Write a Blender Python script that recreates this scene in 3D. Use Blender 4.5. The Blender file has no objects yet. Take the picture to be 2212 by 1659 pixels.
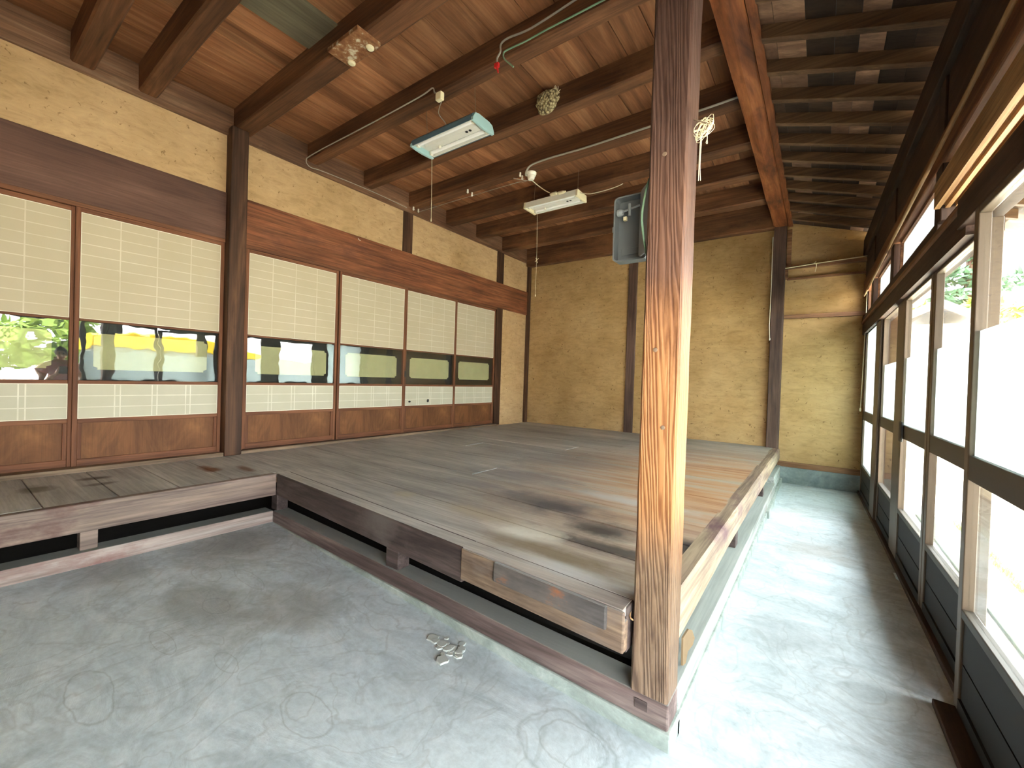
import bpy, bmesh, math, random
from mathutils import Vector, Matrix, noise
random.seed(7)
C = bpy.context.scene.collection
sc = bpy.context.scene
R = math.radians

# ------------------------------------------------------------------ camera, sky, sun, exposure
cam = bpy.data.objects.new('camera', bpy.data.cameras.new('camera'))
C.objects.link(cam)
cam.data.sensor_width = 36.0
cam.data.lens = 915.4 / 2212 * 36
cam.data.clip_start = 0.02
cam.data.clip_end = 300
M = Matrix(((0.80810168, -0.0328604, 0.58812573), (0.58814713, -0.01003396, -0.80869171), (0.03247516, 0.99940958, 0.01121828)))
cam.matrix_world = Matrix.Translation((0, 0, 1.114)) @ M.to_4x4()
# the rotation above looks along (-0.588, 0.809)
sc.camera = cam

world = bpy.data.worlds.new('sky'); sc.world = world; world.use_nodes = True
wn = world.node_tree.nodes; wl = world.node_tree.links
bg = wn['Background']; bg.inputs['Color'].default_value = (0.93, 0.965, 1.0, 1); bg.inputs['Strength'].default_value = 6.0
sun = bpy.data.objects.new('sun', bpy.data.lights.new('sun', 'SUN')); C.objects.link(sun)
sun.data.energy = 16; sun.data.angle = R(3); sun.data.color = (1, 0.95, 0.86)
sun.rotation_euler = (R(3), R(9), 0)
sc.view_settings.view_transform = 'Standard'; sc.view_settings.look = 'None'
sc.view_settings.gamma = 1; sc.view_settings.use_curve_mapping = False
sc.view_settings.exposure = 2.18
sc.cycles.use_denoising = True
sc.cycles.max_bounces = 10; sc.cycles.diffuse_bounces = 6; sc.cycles.transparent_max_bounces = 16
sc.cycles.caustics_reflective = False; sc.cycles.caustics_refractive = False
sc.cycles.sample_clamp_indirect = 12

# ------------------------------------------------------------------ helpers
def lin(c):
    return tuple((x / 255 / 12.92) if x / 255 <= 0.04045 else ((x / 255 + 0.055) / 1.055) ** 2.4 for x in c) + (1,)

def WX(y):                       # inner face of the glazed wall, which runs slightly askew
    return 0.502 - 0.0205 * y

class MB:
    def __init__(s): s.v = []; s.f = []
    def add(s, vs, fs):
        n = len(s.v); s.v += [tuple(v) for v in vs]; s.f += [tuple(i + n for i in f) for f in fs]; return s
    def hexa(s, p):              # 8 corners: bottom 4 ccw, top 4 ccw
        return s.add(p, [(3, 2, 1, 0), (4, 5, 6, 7), (0, 1, 5, 4), (1, 2, 6, 5), (2, 3, 7, 6), (3, 0, 4, 7)])
    def box(s, x0, x1, y0, y1, z0, z1):
        return s.hexa([(x0, y0, z0), (x1, y0, z0), (x1, y1, z0), (x0, y1, z0), (x0, y0, z1), (x1, y0, z1), (x1, y1, z1), (x0, y1, z1)])
    def wbox(s, a, b, y0, y1, z0, z1):   # box in the glazed wall: a..b across the wall, measured from its inner face
        return s.hexa([(WX(y0) + a, y0, z0), (WX(y0) + b, y0, z0), (WX(y1) + b, y1, z0), (WX(y1) + a, y1, z0),
                       (WX(y0) + a, y0, z1), (WX(y0) + b, y0, z1), (WX(y1) + b, y1, z1), (WX(y1) + a, y1, z1)])
    def prism(s, pts, ax, a, b):  # outline pts (2D) extruded along axis ax from a to b
        n = len(pts)
        def m(p, t):
            return {'x': (t, p[0], p[1]), 'y': (p[0], t, p[1]), 'z': (p[0], p[1], t)}[ax]
        vs = [m(p, a) for p in pts] + [m(p, b) for p in pts]
        fs = [tuple(range(n))[::-1], tuple(range(n, 2 * n))] + [(i, (i + 1) % n, n + (i + 1) % n, n + i) for i in range(n)]
        return s.add(vs, fs)
    def tube(s, pts, r, n=8, cap=True):
        pts = [Vector(p) for p in pts]; k = len(pts); base = len(s.v); up = None
        rs = r if isinstance(r, (list, tuple)) else [r] * k
        for i, p in enumerate(pts):
            t = (pts[min(i + 1, k - 1)] - pts[max(i - 1, 0)])
            t = t.normalized() if t.length > 1e-9 else Vector((0, 0, 1))
            if up is None: up = t.orthogonal().normalized()
            up = (up - t * up.dot(t)); up = up.normalized() if up.length > 1e-6 else t.orthogonal().normalized()
            w = t.cross(up)
            for j in range(n):
                a = 2 * math.pi * j / n
                s.v.append(tuple(p + (up * math.cos(a) + w * math.sin(a)) * rs[i]))
        for i in range(k - 1):
            for j in range(n):
                a = base + i * n + j; b = base + i * n + (j + 1) % n
                s.f.append((a, b, b + n, a + n))
        if cap:
            s.f.append(tuple(base + j for j in range(n))[::-1]); s.f.append(tuple(base + (k - 1) * n + j for j in range(n)))
        return s
    def lathe(s, prof, origin, axis='z', n=20):   # prof: (radius, height)
        o = Vector(origin); base = len(s.v)
        for r, h in prof:
            for j in range(n):
                a = 2 * math.pi * j / n; c, d = r * math.cos(a), r * math.sin(a)
                q = {'z': (c, d, h), 'x': (h, c, d), 'y': (c, h, d)}[axis]
                s.v.append(tuple(o + Vector(q)))
        k = len(prof)
        for i in range(k - 1):
            for j in range(n):
                a = base + i * n + j; b = base + i * n + (j + 1) % n
                s.f.append((a, b, b + n, a + n))
        s.f.append(tuple(base + j for j in range(n))[::-1]); s.f.append(tuple(base + (k - 1) * n + j for j in range(n)))
        return s
    def build(s, name, m, parent=None, bevel=0, smooth=False, seg=2):
        me = bpy.data.meshes.new(name); me.from_pydata(s.v, [], s.f)
        bm = bmesh.new(); bm.from_mesh(me); bmesh.ops.recalc_face_normals(bm, faces=bm.faces); bm.to_mesh(me); bm.free()
        me.materials.append(m)
        if smooth:
            for p in me.polygons: p.use_smooth = True
        o = bpy.data.objects.new(name, me); C.objects.link(o)
        if parent: o.parent = parent
        if bevel:
            b = o.modifiers.new('bevel', 'BEVEL'); b.width = bevel; b.segments = seg; b.limit_method = 'ANGLE'; b.angle_limit = R(40)
        return o

def smooth_path(pts, n=6):
    pts = [Vector(p) for p in pts]; out = []
    for i in range(len(pts) - 1):
        p0, p1, p2, p3 = pts[max(i - 1, 0)], pts[i], pts[i + 1], pts[min(i + 2, len(pts) - 1)]
        for k in range(n):
            t = k / n
            out.append(0.5 * ((2 * p1) + (p2 - p0) * t + (2 * p0 - 5 * p1 + 4 * p2 - p3) * t * t + (3 * p1 - p0 - 3 * p2 + p3) * t ** 3))
    out.append(pts[-1]); return out

def tag(o, label=None, cat=None, group=None, kind=None):
    if label: o['label'] = label
    if cat: o['category'] = cat
    if group: o['group'] = group
    if kind: o['kind'] = kind
    return o
def struct(o, label=None):
    o['kind'] = 'structure'
    if label: o['label'] = label
    return o
def empty(name, loc=(0, 0, 0), rz=0):
    o = bpy.data.objects.new(name, None); C.objects.link(o); o.location = loc; o.rotation_euler = (0, 0, rz); o.empty_display_size = 0.1
    return o
def copy_tree(o, parent=None):
    c = o.copy(); C.objects.link(c)
    if parent: c.parent = parent
    for ch in list(o.children): copy_tree(ch, c)
    return c

# ------------------------------------------------------------------ materials
def newmat(name):
    m = bpy.data.materials.new(name); m.use_nodes = True
    nt = m.node_tree; return m, nt, nt.nodes, nt.links, nt.nodes['Principled BSDF']
def N(nt, t, **kw):
    n = nt.nodes.new(t)
    for k, v in kw.items(): setattr(n, k, v)
    return n
def setin(n, **kw):
    for k, v in kw.items(): n.inputs[k.replace('_', ' ')].default_value = v
    return n
def ramp(nt, stops, interp='LINEAR'):
    r = nt.nodes.new('ShaderNodeValToRGB'); cr = r.color_ramp; cr.interpolation = interp
    while len(cr.elements) < len(stops): cr.elements.new(0.5)
    for e, (p, c) in zip(cr.elements, stops): e.position = p; e.color = c
    return r
def coords(nt, scale, loc=(0, 0, 0), island=0.0):
    tc = N(nt, 'ShaderNodeTexCoord'); mp = N(nt, 'ShaderNodeMapping')
    mp.inputs['Scale'].default_value = scale; mp.inputs['Location'].default_value = loc
    src = tc.outputs['Object']
    if island:
        g = N(nt, 'ShaderNodeNewGeometry'); ad = N(nt, 'ShaderNodeVectorMath', operation='MULTIPLY_ADD')
        nt.links.new(g.outputs['Random Per Island'], ad.inputs[0]); ad.inputs[1].default_value = (island, island * 1.7, island * 2.3)
        nt.links.new(src, ad.inputs[2]); src = ad.outputs[0]
    nt.links.new(src, mp.inputs['Vector']); return mp.outputs['Vector']
def mix(nt, fac, a, b, mode='MIX'):
    m = nt.nodes.new('ShaderNodeMix'); m.data_type = 'RGBA'; m.blend_type = mode; m.clamp_result = False
    for s, v in ((0, fac), (6, a), (7, b)):
        if hasattr(v, 'links'): nt.links.new(v, m.inputs[s])
        else: m.inputs[s].default_value = v
    return m.outputs[2]

def plain(name, rgb, rough=0.5, metal=0.0, spec=0.5, vary=0.0):
    m, nt, ns, ls, p = newmat(name)
    p.inputs['Base Color'].default_value = lin(rgb); p.inputs['Roughness'].default_value = rough; p.inputs['Metallic'].default_value = metal
    p.inputs['Specular IOR Level'].default_value = spec
    if vary:
        v = coords(nt, (9, 9, 9)); n = setin(N(nt, 'ShaderNodeTexNoise'), Scale=1.0, Detail=6.0, Roughness=0.7); ls.new(v, n.inputs['Vector'])
        k = 1 - vary; c = lin(rgb)
        r = ramp(nt, [(0.3, (c[0] * k, c[1] * k, c[2] * k, 1)), (0.7, c)]); ls.new(n.outputs['Fac'], r.inputs[0]); ls.new(r.outputs[0], p.inputs['Base Color'])
    return m

def wood(name, dark, mid, light, axis='x', rough=0.65, along=0.7, across=9.0, fine=70.0, blotch=None, bump=0.25, isl=0.25, island=3.0, spec=0.3, lines=0.35):
    m, nt, ns, ls, p = newmat(name)
    def sc3(a, b): return {'x': (a, b, b), 'y': (b, a, b), 'z': (b, b, a)}[axis]
    v1 = coords(nt, sc3(along, across), island=island); v2 = coords(nt, sc3(along * 3, fine), island=island); v3 = coords(nt, sc3(0.9, 2.2), loc=(3.1, 1.7, 5.2))
    n1 = setin(N(nt, 'ShaderNodeTexNoise'), Scale=1.0, Detail=5.0, Roughness=0.62, Distortion=1.1); ls.new(v1, n1.inputs['Vector'])
    n2 = setin(N(nt, 'ShaderNodeTexNoise'), Scale=1.0, Detail=4.0, Roughness=0.6, Distortion=0.3); ls.new(v2, n2.inputs['Vector'])
    n3 = setin(N(nt, 'ShaderNodeTexNoise'), Scale=1.0, Detail=6.0, Roughness=0.6); ls.new(v3, n3.inputs['Vector'])
    r = ramp(nt, [(0.30, lin(dark)), (0.5, lin(mid)), (0.72, lin(light))]); ls.new(n1.outputs['Fac'], r.inputs[0])
    r2 = ramp(nt, [(0.33, (1 - lines,) * 3 + (1,)), (0.62, (1.12, 1.12, 1.12, 1))]); ls.new(n2.outputs['Fac'], r2.inputs[0])
    col = mix(nt, 1.0, r.outputs[0], r2.outputs[0], 'MULTIPLY')
    r3 = ramp(nt, [(0.3, (0.72, 0.72, 0.72, 1)), (0.7, (1.2, 1.2, 1.2, 1))]); ls.new(n3.outputs['Fac'], r3.inputs[0])
    col = mix(nt, 1.0, col, r3.outputs[0], 'MULTIPLY')
    if isl:
        g = N(nt, 'ShaderNodeNewGeometry'); r4 = ramp(nt, [(0, (1 - isl,) * 3 + (1,)), (1, (1 + isl,) * 3 + (1,))]); ls.new(g.outputs['Random Per Island'], r4.inputs[0])
        col = mix(nt, 1.0, col, r4.outputs[0], 'MULTIPLY')
    if blotch:      # dusty or worn patches with a shape of their own
        c, lo, hi, sca = blotch
        v = coords(nt, sc3(sca * 0.5, sca), loc=(9, 4, 2)); n = setin(N(nt, 'ShaderNodeTexNoise'), Scale=1.0, Detail=8.0, Roughness=0.65); ls.new(v, n.inputs['Vector'])
        rr = ramp(nt, [(lo, (0, 0, 0, 1)), (hi, (1, 1, 1, 1))]); ls.new(n.outputs['Fac'], rr.inputs[0])
        col = mix(nt, rr.outputs[0], col, lin(c))
    ls.new(col, p.inputs['Base Color']); p.inputs['Roughness'].default_value = rough; p.inputs['Specular IOR Level'].default_value = spec
    b = setin(N(nt, 'ShaderNodeBump'), Strength=bump, Distance=0.004); ls.new(n2.outputs['Fac'], b.inputs['Height']); ls.new(b.outputs[0], p.inputs['Normal'])
    return m

def plaster(name, base, light, dark, speck):
    m, nt, ns, ls, p = newmat(name)
    v = coords(nt, (1.1, 1.1, 1.1)); v2 = coords(nt, (7, 7, 22)); v3 = coords(nt, (34, 34, 34)); v4 = coords(nt, (160, 160, 160))
    n1 = setin(N(nt, 'ShaderNodeTexNoise'), Scale=1.0, Detail=7.0, Roughness=0.6); ls.new(v, n1.inputs['Vector'])
    n2 = setin(N(nt, 'ShaderNodeTexNoise'), Scale=1.0, Detail=6.0, Roughness=0.7, Distortion=0.8); ls.new(v2, n2.inputs['Vector'])
    n3 = setin(N(nt, 'ShaderNodeTexNoise'), Scale=1.0, Detail=3.0, Roughness=0.5, Distortion=0.6); ls.new(v3, n3.inputs['Vector'])
    n4 = setin(N(nt, 'ShaderNodeTexNoise'), Scale=1.0, Detail=2.0); ls.new(v4, n4.inputs['Vector'])
    r1 = ramp(nt, [(0.3, lin(dark)), (0.52, lin(base)), (0.75, lin(light))]); ls.new(n1.outputs['Fac'], r1.inputs[0])
    r2 = ramp(nt, [(0.3, (0.78, 0.76, 0.72, 1)), (0.5, (.98, .98, .98, 1)), (0.7, (1.10, 1.10, 1.10, 1))]); ls.new(n2.outputs['Fac'], r2.inputs[0])
    col = mix(nt, 1.0, r1.outputs[0], r2.outputs[0], 'MULTIPLY')
    r3 = ramp(nt, [(0.66, (0, 0, 0, 1)), (0.72, (1, 1, 1, 1))]); ls.new(n3.outputs['Fac'], r3.inputs[0])
    f = N(nt, 'ShaderNodeMath', operation='MULTIPLY'); ls.new(r3.outputs[0], f.inputs[0]); f.inputs[1].default_value = 0.7
    col = mix(nt, f.outputs[0], col, lin(speck))
    ls.new(col, p.inputs['Base Color']); p.inputs['Roughness'].default_value = 0.95; p.inputs['Specular IOR Level'].default_value = 0.1
    a = N(nt, 'ShaderNodeMath', operation='MULTIPLY_ADD'); ls.new(n4.outputs['Fac'], a.inputs[0]); a.inputs[1].default_value = 0.35; ls.new(n2.outputs['Fac'], a.inputs[2])
    b = setin(N(nt, 'ShaderNodeBump'), Strength=0.35, Distance=0.006); ls.new(a.outputs[0], b.inputs['Height']); ls.new(b.outputs[0], p.inputs['Normal'])
    return m

def concrete(name, dark, mid, light, swirl=True):
    m, nt, ns, ls, p = newmat(name)
    v1 = coords(nt, (0.9, 0.9, 0.9)); v2 = coords(nt, (3.2, 5.5, 4)); v3 = coords(nt, (45, 45, 45)); v5 = coords(nt, (2.6, 2.0, 2))
    n1 = setin(N(nt, 'ShaderNodeTexNoise'), Scale=1.0, Detail=7.0, Roughness=0.6, Distortion=0.5); ls.new(v1, n1.inputs['Vector'])
    n2 = setin(N(nt, 'ShaderNodeTexNoise'), Scale=1.0, Detail=7.0, Roughness=0.66, Distortion=1.6); ls.new(v2, n2.inputs['Vector'])
    n3 = setin(N(nt, 'ShaderNodeTexNoise'), Scale=1.0, Detail=4.0, Roughness=0.7); ls.new(v3, n3.inputs['Vector'])
    r1 = ramp(nt, [(0.28, lin(dark)), (0.5, lin(mid)), (0.72, lin(light))]); ls.new(n2.outputs['Fac'], r1.inputs[0])
    r2 = ramp(nt, [(0.3, (0.86, 0.84, 0.80, 1)), (0.65, (1.08, 1.08, 1.08, 1))]); ls.new(n1.outputs['Fac'], r2.inputs[0])
    col = mix(nt, 1.0, r1.outputs[0], r2.outputs[0], 'MULTIPLY')
    r3 = ramp(nt, [(0.3, (0.88, 0.88, 0.88, 1)), (0.7, (1.08, 1.08, 1.08, 1))]); ls.new(n3.outputs['Fac'], r3.inputs[0])
    col = mix(nt, 1.0, col, r3.outputs[0], 'MULTIPLY')
    if swirl:       # trowel swirls and dried puddle rims
        n5 = setin(N(nt, 'ShaderNodeTexNoise'), Scale=1.0, Detail=3.0, Roughness=0.5, Distortion=2.6); ls.new(v5, n5.inputs['Vector'])
        r5 = ramp(nt, [(0.47, (0, 0, 0, 1)), (0.495, (1, 1, 1, 1)), (0.50, (1, 1, 1, 1)), (0.53, (0, 0, 0, 1))]); ls.new(n5.outputs['Fac'], r5.inputs[0])
        f = N(nt, 'ShaderNodeMath', operation='MULTIPLY'); ls.new(r5.outputs[0], f.inputs[0]); ls.new(n2.outputs['Fac'], f.inputs[1])
        g = N(nt, 'ShaderNodeMath', operation='MULTIPLY'); ls.new(f.outputs[0], g.inputs[0]); g.inputs[1].default_value = 0.4
        col = mix(nt, g.outputs[0], col, lin((112, 116, 112)))
    ls.new(col, p.inputs['Base Color']); p.inputs['Roughness'].default_value = 0.6; p.inputs['Specular IOR Level'].default_value = 0.35
    b = setin(N(nt, 'ShaderNodeBump'), Strength=0.5, Distance=0.008); ls.new(n2.outputs['Fac'], b.inputs['Height']); ls.new(b.outputs[0], p.inputs['Normal'])
    return m, nt, col, p

def add_spots(nt, col, spots, color_default=None):
    """soft-edged stains at fixed places on a horizontal surface: (x, y, rx, ry, rgb, strength)"""
    tc = N(nt, 'ShaderNodeTexCoord')
    nz = setin(N(nt, 'ShaderNodeTexNoise'), Scale=5.0, Detail=6.0, Roughness=0.65); nt.links.new(tc.outputs['Object'], nz.inputs['Vector'])
    for x, y, rx, ry, rgb, st in spots:
        mp = N(nt, 'ShaderNodeMapping'); mp.inputs['Location'].default_value = (-x / rx, -y / ry, 0); mp.inputs['Scale'].default_value = (1 / rx, 1 / ry, 0)
        nt.links.new(tc.outputs['Object'], mp.inputs['Vector'])
        ln = N(nt, 'ShaderNodeVectorMath', operation='LENGTH'); nt.links.new(mp.outputs[0], ln.inputs[0])
        ad = N(nt, 'ShaderNodeMath', operation='MULTIPLY_ADD'); nt.links.new(nz.outputs['Fac'], ad.inputs[0]); ad.inputs[1].default_value = 1.6; nt.links.new(ln.outputs['Value'], ad.inputs[2])
        mr = N(nt, 'ShaderNodeMapRange'); nt.links.new(ad.outputs[0], mr.inputs['Value'])
        mr.inputs['From Min'].default_value = 1.75; mr.inputs['From Max'].default_value = 1.15; mr.inputs['To Min'].default_value = 0; mr.inputs['To Max'].default_value = st
        col = mix(nt, mr.outputs[0], col, lin(rgb))
    return col

def add_rings(nt, col, rings, rgb=(112, 118, 116)):
    """dried rims of old puddles and mortar buckets: thin closed outlines"""
    tc = N(nt, 'ShaderNodeTexCoord'); nz = setin(N(nt, 'ShaderNodeTexNoise'), Scale=4.5, Detail=4.0, Roughness=0.6); nt.links.new(tc.outputs['Object'], nz.inputs['Vector'])
    for x, y, rx, ry in rings:
        mp = N(nt, 'ShaderNodeMapping'); mp.inputs['Location'].default_value = (-x / rx, -y / ry, 0); mp.inputs['Scale'].default_value = (1 / rx, 1 / ry, 0)
        nt.links.new(tc.outputs['Object'], mp.inputs['Vector'])
        ln = N(nt, 'ShaderNodeVectorMath', operation='LENGTH'); nt.links.new(mp.outputs[0], ln.inputs[0])
        ad = N(nt, 'ShaderNodeMath', operation='MULTIPLY_ADD'); nt.links.new(nz.outputs['Fac'], ad.inputs[0]); ad.inputs[1].default_value = 1.0; nt.links.new(ln.outputs['Value'], ad.inputs[2])
        sb = N(nt, 'ShaderNodeMath', operation='SUBTRACT'); nt.links.new(ad.outputs[0], sb.inputs[0]); sb.inputs[1].default_value = 1.5
        ab = N(nt, 'ShaderNodeMath', operation='ABSOLUTE'); nt.links.new(sb.outputs[0], ab.inputs[0])
        mr = N(nt, 'ShaderNodeMapRange'); nt.links.new(ab.outputs[0], mr.inputs['Value']); mr.inputs['From Min'].default_value = .07; mr.inputs['From Max'].default_value = 0; mr.inputs['To Max'].default_value = .32
        col = mix(nt, mr.outputs[0], col, lin(rgb))
    return col

def relink(m, col):
    p = m.node_tree.nodes['Principled BSDF']; m.node_tree.links.new(col, p.inputs['Base Color'])
def basecol(m):
    return m.node_tree.nodes['Principled BSDF'].inputs['Base Color'].links[0].from_socket

m_floor, nt_, col_, _ = concrete('floor_concrete', (166, 180, 186), (190, 204, 210), (210, 221, 226))
col_ = add_rings(nt_, add_spots(nt_, col_, [(-2.9, 1.1, .5, .35, (120, 116, 104), .5), (-2.2, .75, .5, .22, (128, 126, 114), .5), (-3.0, .55, .5, .2, (130, 128, 118), .45),
                             (-1.9, 1.0, .35, .2, (134, 130, 118), .5), (-0.1, 2.3, .3, .28, (130, 134, 134), .45), (0.0, 3.6, .25, .3, (150, 132, 116), .4), (-0.2, 4.4, .2, .4, (214, 214, 208), .5)]), [(-.58, 1.165, .105, .075), (-.60, 1.15, .15, .115), (-1.9, .32, .15, .055), (-2.2, .78, .09, .05), (-2.35, .98, .14, .035), (-1.75, .66, .08, .03), (-2.55, .86, .12, .045), (-1.3, .72, .11, .06), (-2.05, .55, .1, .03)])
relink(m_floor, col_)
m_curb = concrete('curb_concrete', (120, 132, 126), (150, 162, 156), (182, 190, 184), swirl=False)[0]
m_plinth = concrete('plinth_concrete', (118, 132, 134), (142, 156, 158), (164, 176, 176), swirl=False)[0]
m_plaster = plaster('ochre_plaster', (192, 160, 118), (204, 172, 130), (174, 142, 100), (118, 90, 54))
m_plasterb = plaster('ochre_plaster_darker', (182, 150, 104), (198, 168, 122), (154, 122, 78), (96, 70, 44))  # darker, browner ochre for the end wall
m_beam = wood('beam_wood_x', (64, 40, 25), (98, 64, 42), (128, 88, 60), 'x', across=7, blotch=((130, 90, 60), .55, .72, 2.0))
m_beamy = wood('beam_wood_y', (50, 30, 18), (80, 50, 30), (104, 68, 44), 'y', across=7)
m_plate = wood('wall_plate_wood', (92, 62, 44), (124, 90, 66), (152, 120, 94), 'y', across=6, blotch=((150, 122, 94), .6, .72, 1.5))
m_girder = wood('girder_wood', (70, 36, 18), (122, 68, 36), (164, 102, 60), 'y', across=6, along=1.2, blotch=((56, 34, 22), .55, .7, 5), lines=.2, bump=.5)
m_ceil = wood('ceiling_board_wood', (112, 70, 44), (144, 96, 64), (170, 122, 86), 'y', across=6, fine=60, isl=.30, lines=.25, bump=.1)
m_eave = wood('eave_board_wood', (58, 42, 32), (76, 58, 46), (110, 88, 70), 'x', across=5, isl=.7, lines=.2)
nt = m_eave.node_tree
for n_ in nt.nodes:
    if n_.type == 'VALTORGB' and n_.inputs[0].links and n_.inputs[0].links[0].from_socket.name == 'Random Per Island':
        n_.color_ramp.interpolation = 'CONSTANT'; els = n_.color_ramp.elements; els[0].color = (.6, .6, .6, 1); els[1].position = .72; els[1].color = (3.2, 3.1, 3.0, 1)
m_rafter = wood('rafter_wood', (72, 52, 38), (102, 76, 54), (136, 106, 78), 'x', across=8, isl=0)
m_lintel_l = wood('lintel_purple_wood', (82, 58, 48), (104, 74, 62), (124, 92, 78), 'y', across=5, fine=90, lines=.18)
m_lintel_r = wood('lintel_red_wood', (104, 62, 42), (142, 86, 56), (162, 106, 72), 'y', across=5, fine=70, lines=.5, blotch=((96, 58, 46), .56, .7, 2))
m_post = wood('post_dark_wood', (50, 32, 22), (78, 52, 36), (108, 76, 54), 'z', across=9)
m_postg = wood('post_greybrown_wood', (72, 54, 46), (98, 76, 66), (122, 98, 84), 'z', across=9)
m_door = wood('door_frame_wood', (84, 50, 32), (112, 70, 46), (134, 90, 62), 'z', across=14, isl=.1)
m_doory = wood('door_rail_wood', (84, 50, 32), (112, 70, 46), (134, 90, 62), 'y', across=14, isl=.1)
m_panel = wood('door_panel_wood', (80, 50, 28), (104, 66, 38), (132, 90, 54), 'z', along=1.6, across=5, fine=90, lines=.12, blotch=((150, 112, 78), .62, .8, 2))
m_sill = wood('threshold_wood', (104, 84, 66), (134, 112, 90), (160, 138, 114), 'y', across=10)
m_window = wood('window_timber', (38, 26, 20), (62, 44, 34), (88, 64, 50), 'y', across=10)
m_windowz = wood('window_timber_z', (38, 26, 20), (62, 44, 34), (88, 64, 50), 'z', across=10)
m_winlight = wood('window_light_timber', (120, 88, 56), (160, 124, 84), (186, 152, 110), 'y', across=16)
m_strip = wood('window_strip_wood', (96, 58, 36), (134, 90, 62), (160, 116, 84), 'y', across=14)
m_fasciax = wood('fascia_dark_wood', (60, 50, 48), (84, 72, 69), (108, 95, 91), 'x', across=9, blotch=((100, 92, 88), .55, .7, 2.5))
m_fasciay = wood('fascia_dusty_wood', (100, 84, 78), (138, 120, 110), (166, 144, 128), 'y', across=9, blotch=((90, 62, 58), .56, .68, 3))
m_sillx = wood('ground_sill_wood_x', (80, 66, 63), (108, 92, 88), (142, 128, 122), 'x', across=9, blotch=((60, 48, 44), .58, .72, 3))
m_silly = wood('ground_sill_wood_y', (130, 106, 100), (164, 148, 140), (196, 188, 180), 'y', across=9, blotch=((134, 102, 96), .54, .66, 2.5))
m_silly2 = wood('ground_sill_dusty', (140, 146, 140), (170, 176, 170), (196, 200, 194), 'y', across=9, blotch=((126, 110, 104), .54, .68, 2.5))
m_rail = wood('wall_rail_wood', (104, 70, 46), (140, 100, 70), (166, 126, 94), 'x', across=12)
m_patch = wood('worn_edge_wood', (92, 78, 68), (128, 108, 90), (158, 138, 116), 'x', across=14, blotch=((108, 98, 92), .5, .62, 3))

# deck: weathered planks with stains, warmer brown towards the right side
m_deck = wood('deck_plank_wood', (146, 145, 140), (166, 164, 158), (184, 182, 175), 'x', across=7, along=.9, fine=60, lines=.2, isl=.10, rough=.6, spec=.35, bump=.2)
dn = m_deck.node_tree
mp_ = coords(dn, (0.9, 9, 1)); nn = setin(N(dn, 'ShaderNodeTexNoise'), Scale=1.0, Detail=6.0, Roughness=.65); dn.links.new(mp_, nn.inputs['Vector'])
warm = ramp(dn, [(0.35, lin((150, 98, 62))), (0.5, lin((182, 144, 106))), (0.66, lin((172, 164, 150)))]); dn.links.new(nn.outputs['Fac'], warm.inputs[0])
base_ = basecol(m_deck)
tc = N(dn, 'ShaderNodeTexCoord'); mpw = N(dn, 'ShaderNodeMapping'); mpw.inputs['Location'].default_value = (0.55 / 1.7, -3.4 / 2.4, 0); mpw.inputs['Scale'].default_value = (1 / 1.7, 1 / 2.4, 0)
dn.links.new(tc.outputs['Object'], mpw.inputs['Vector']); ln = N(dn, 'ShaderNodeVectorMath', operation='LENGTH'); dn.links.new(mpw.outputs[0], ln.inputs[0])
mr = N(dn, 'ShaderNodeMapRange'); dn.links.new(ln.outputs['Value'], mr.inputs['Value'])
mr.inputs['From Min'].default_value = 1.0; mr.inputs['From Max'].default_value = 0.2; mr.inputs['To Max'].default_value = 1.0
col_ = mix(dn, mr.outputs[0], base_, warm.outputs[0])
col_ = add_spots(dn, col_, [(-1.25, 2.12, .50, .24, (80, 80, 86), .62), (-1.2, 2.1, .22, .12, (58, 58, 62), .6), (-0.85, 1.93, .30, .15, (58, 58, 60), .7), (-.84, 1.9, .13, .08, (40, 40, 42), .6), (-0.72, 1.72, .42, .09, (52, 52, 54), .8),
                            (-1.8, 2.2, .35, .10, (118, 118, 124), .5), (-0.9, 2.5, .5, .1, (190, 194, 198), .5), (-1.11, 1.66, .24, .15, (212, 208, 196), 1.0), (-0.9, 1.53, .45, .09, (122, 108, 84), .8), (-2.0, 1.7, .12, .08, (176, 168, 146), .7), (-0.42, 1.95, .12, .2, (48, 46, 48), .95),
                            (-1.7, 2.6, .6, .3, (110, 112, 118), .5), (-2.0, 3.4, .9, .35, (128, 128, 128), .4), (-0.75, 1.42, .35, .06, (186, 190, 190), .6),
                            (-3.53, 1.19, .16, .07, (104, 62, 30), 1.0), (-3.38, 1.36, .2, .05, (100, 66, 38), .9), (-3.7, .63, .07, .1, (66, 52, 36), .9), (-3.6, .36, .12, .1, (78, 76, 52), .8),
                            (-3.5, 0.62, .05, .1, (60, 50, 40), .7), (-1.4, 1.72, .5, .1, (176, 164, 140), .6)])
relink(m_deck, col_)

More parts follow.
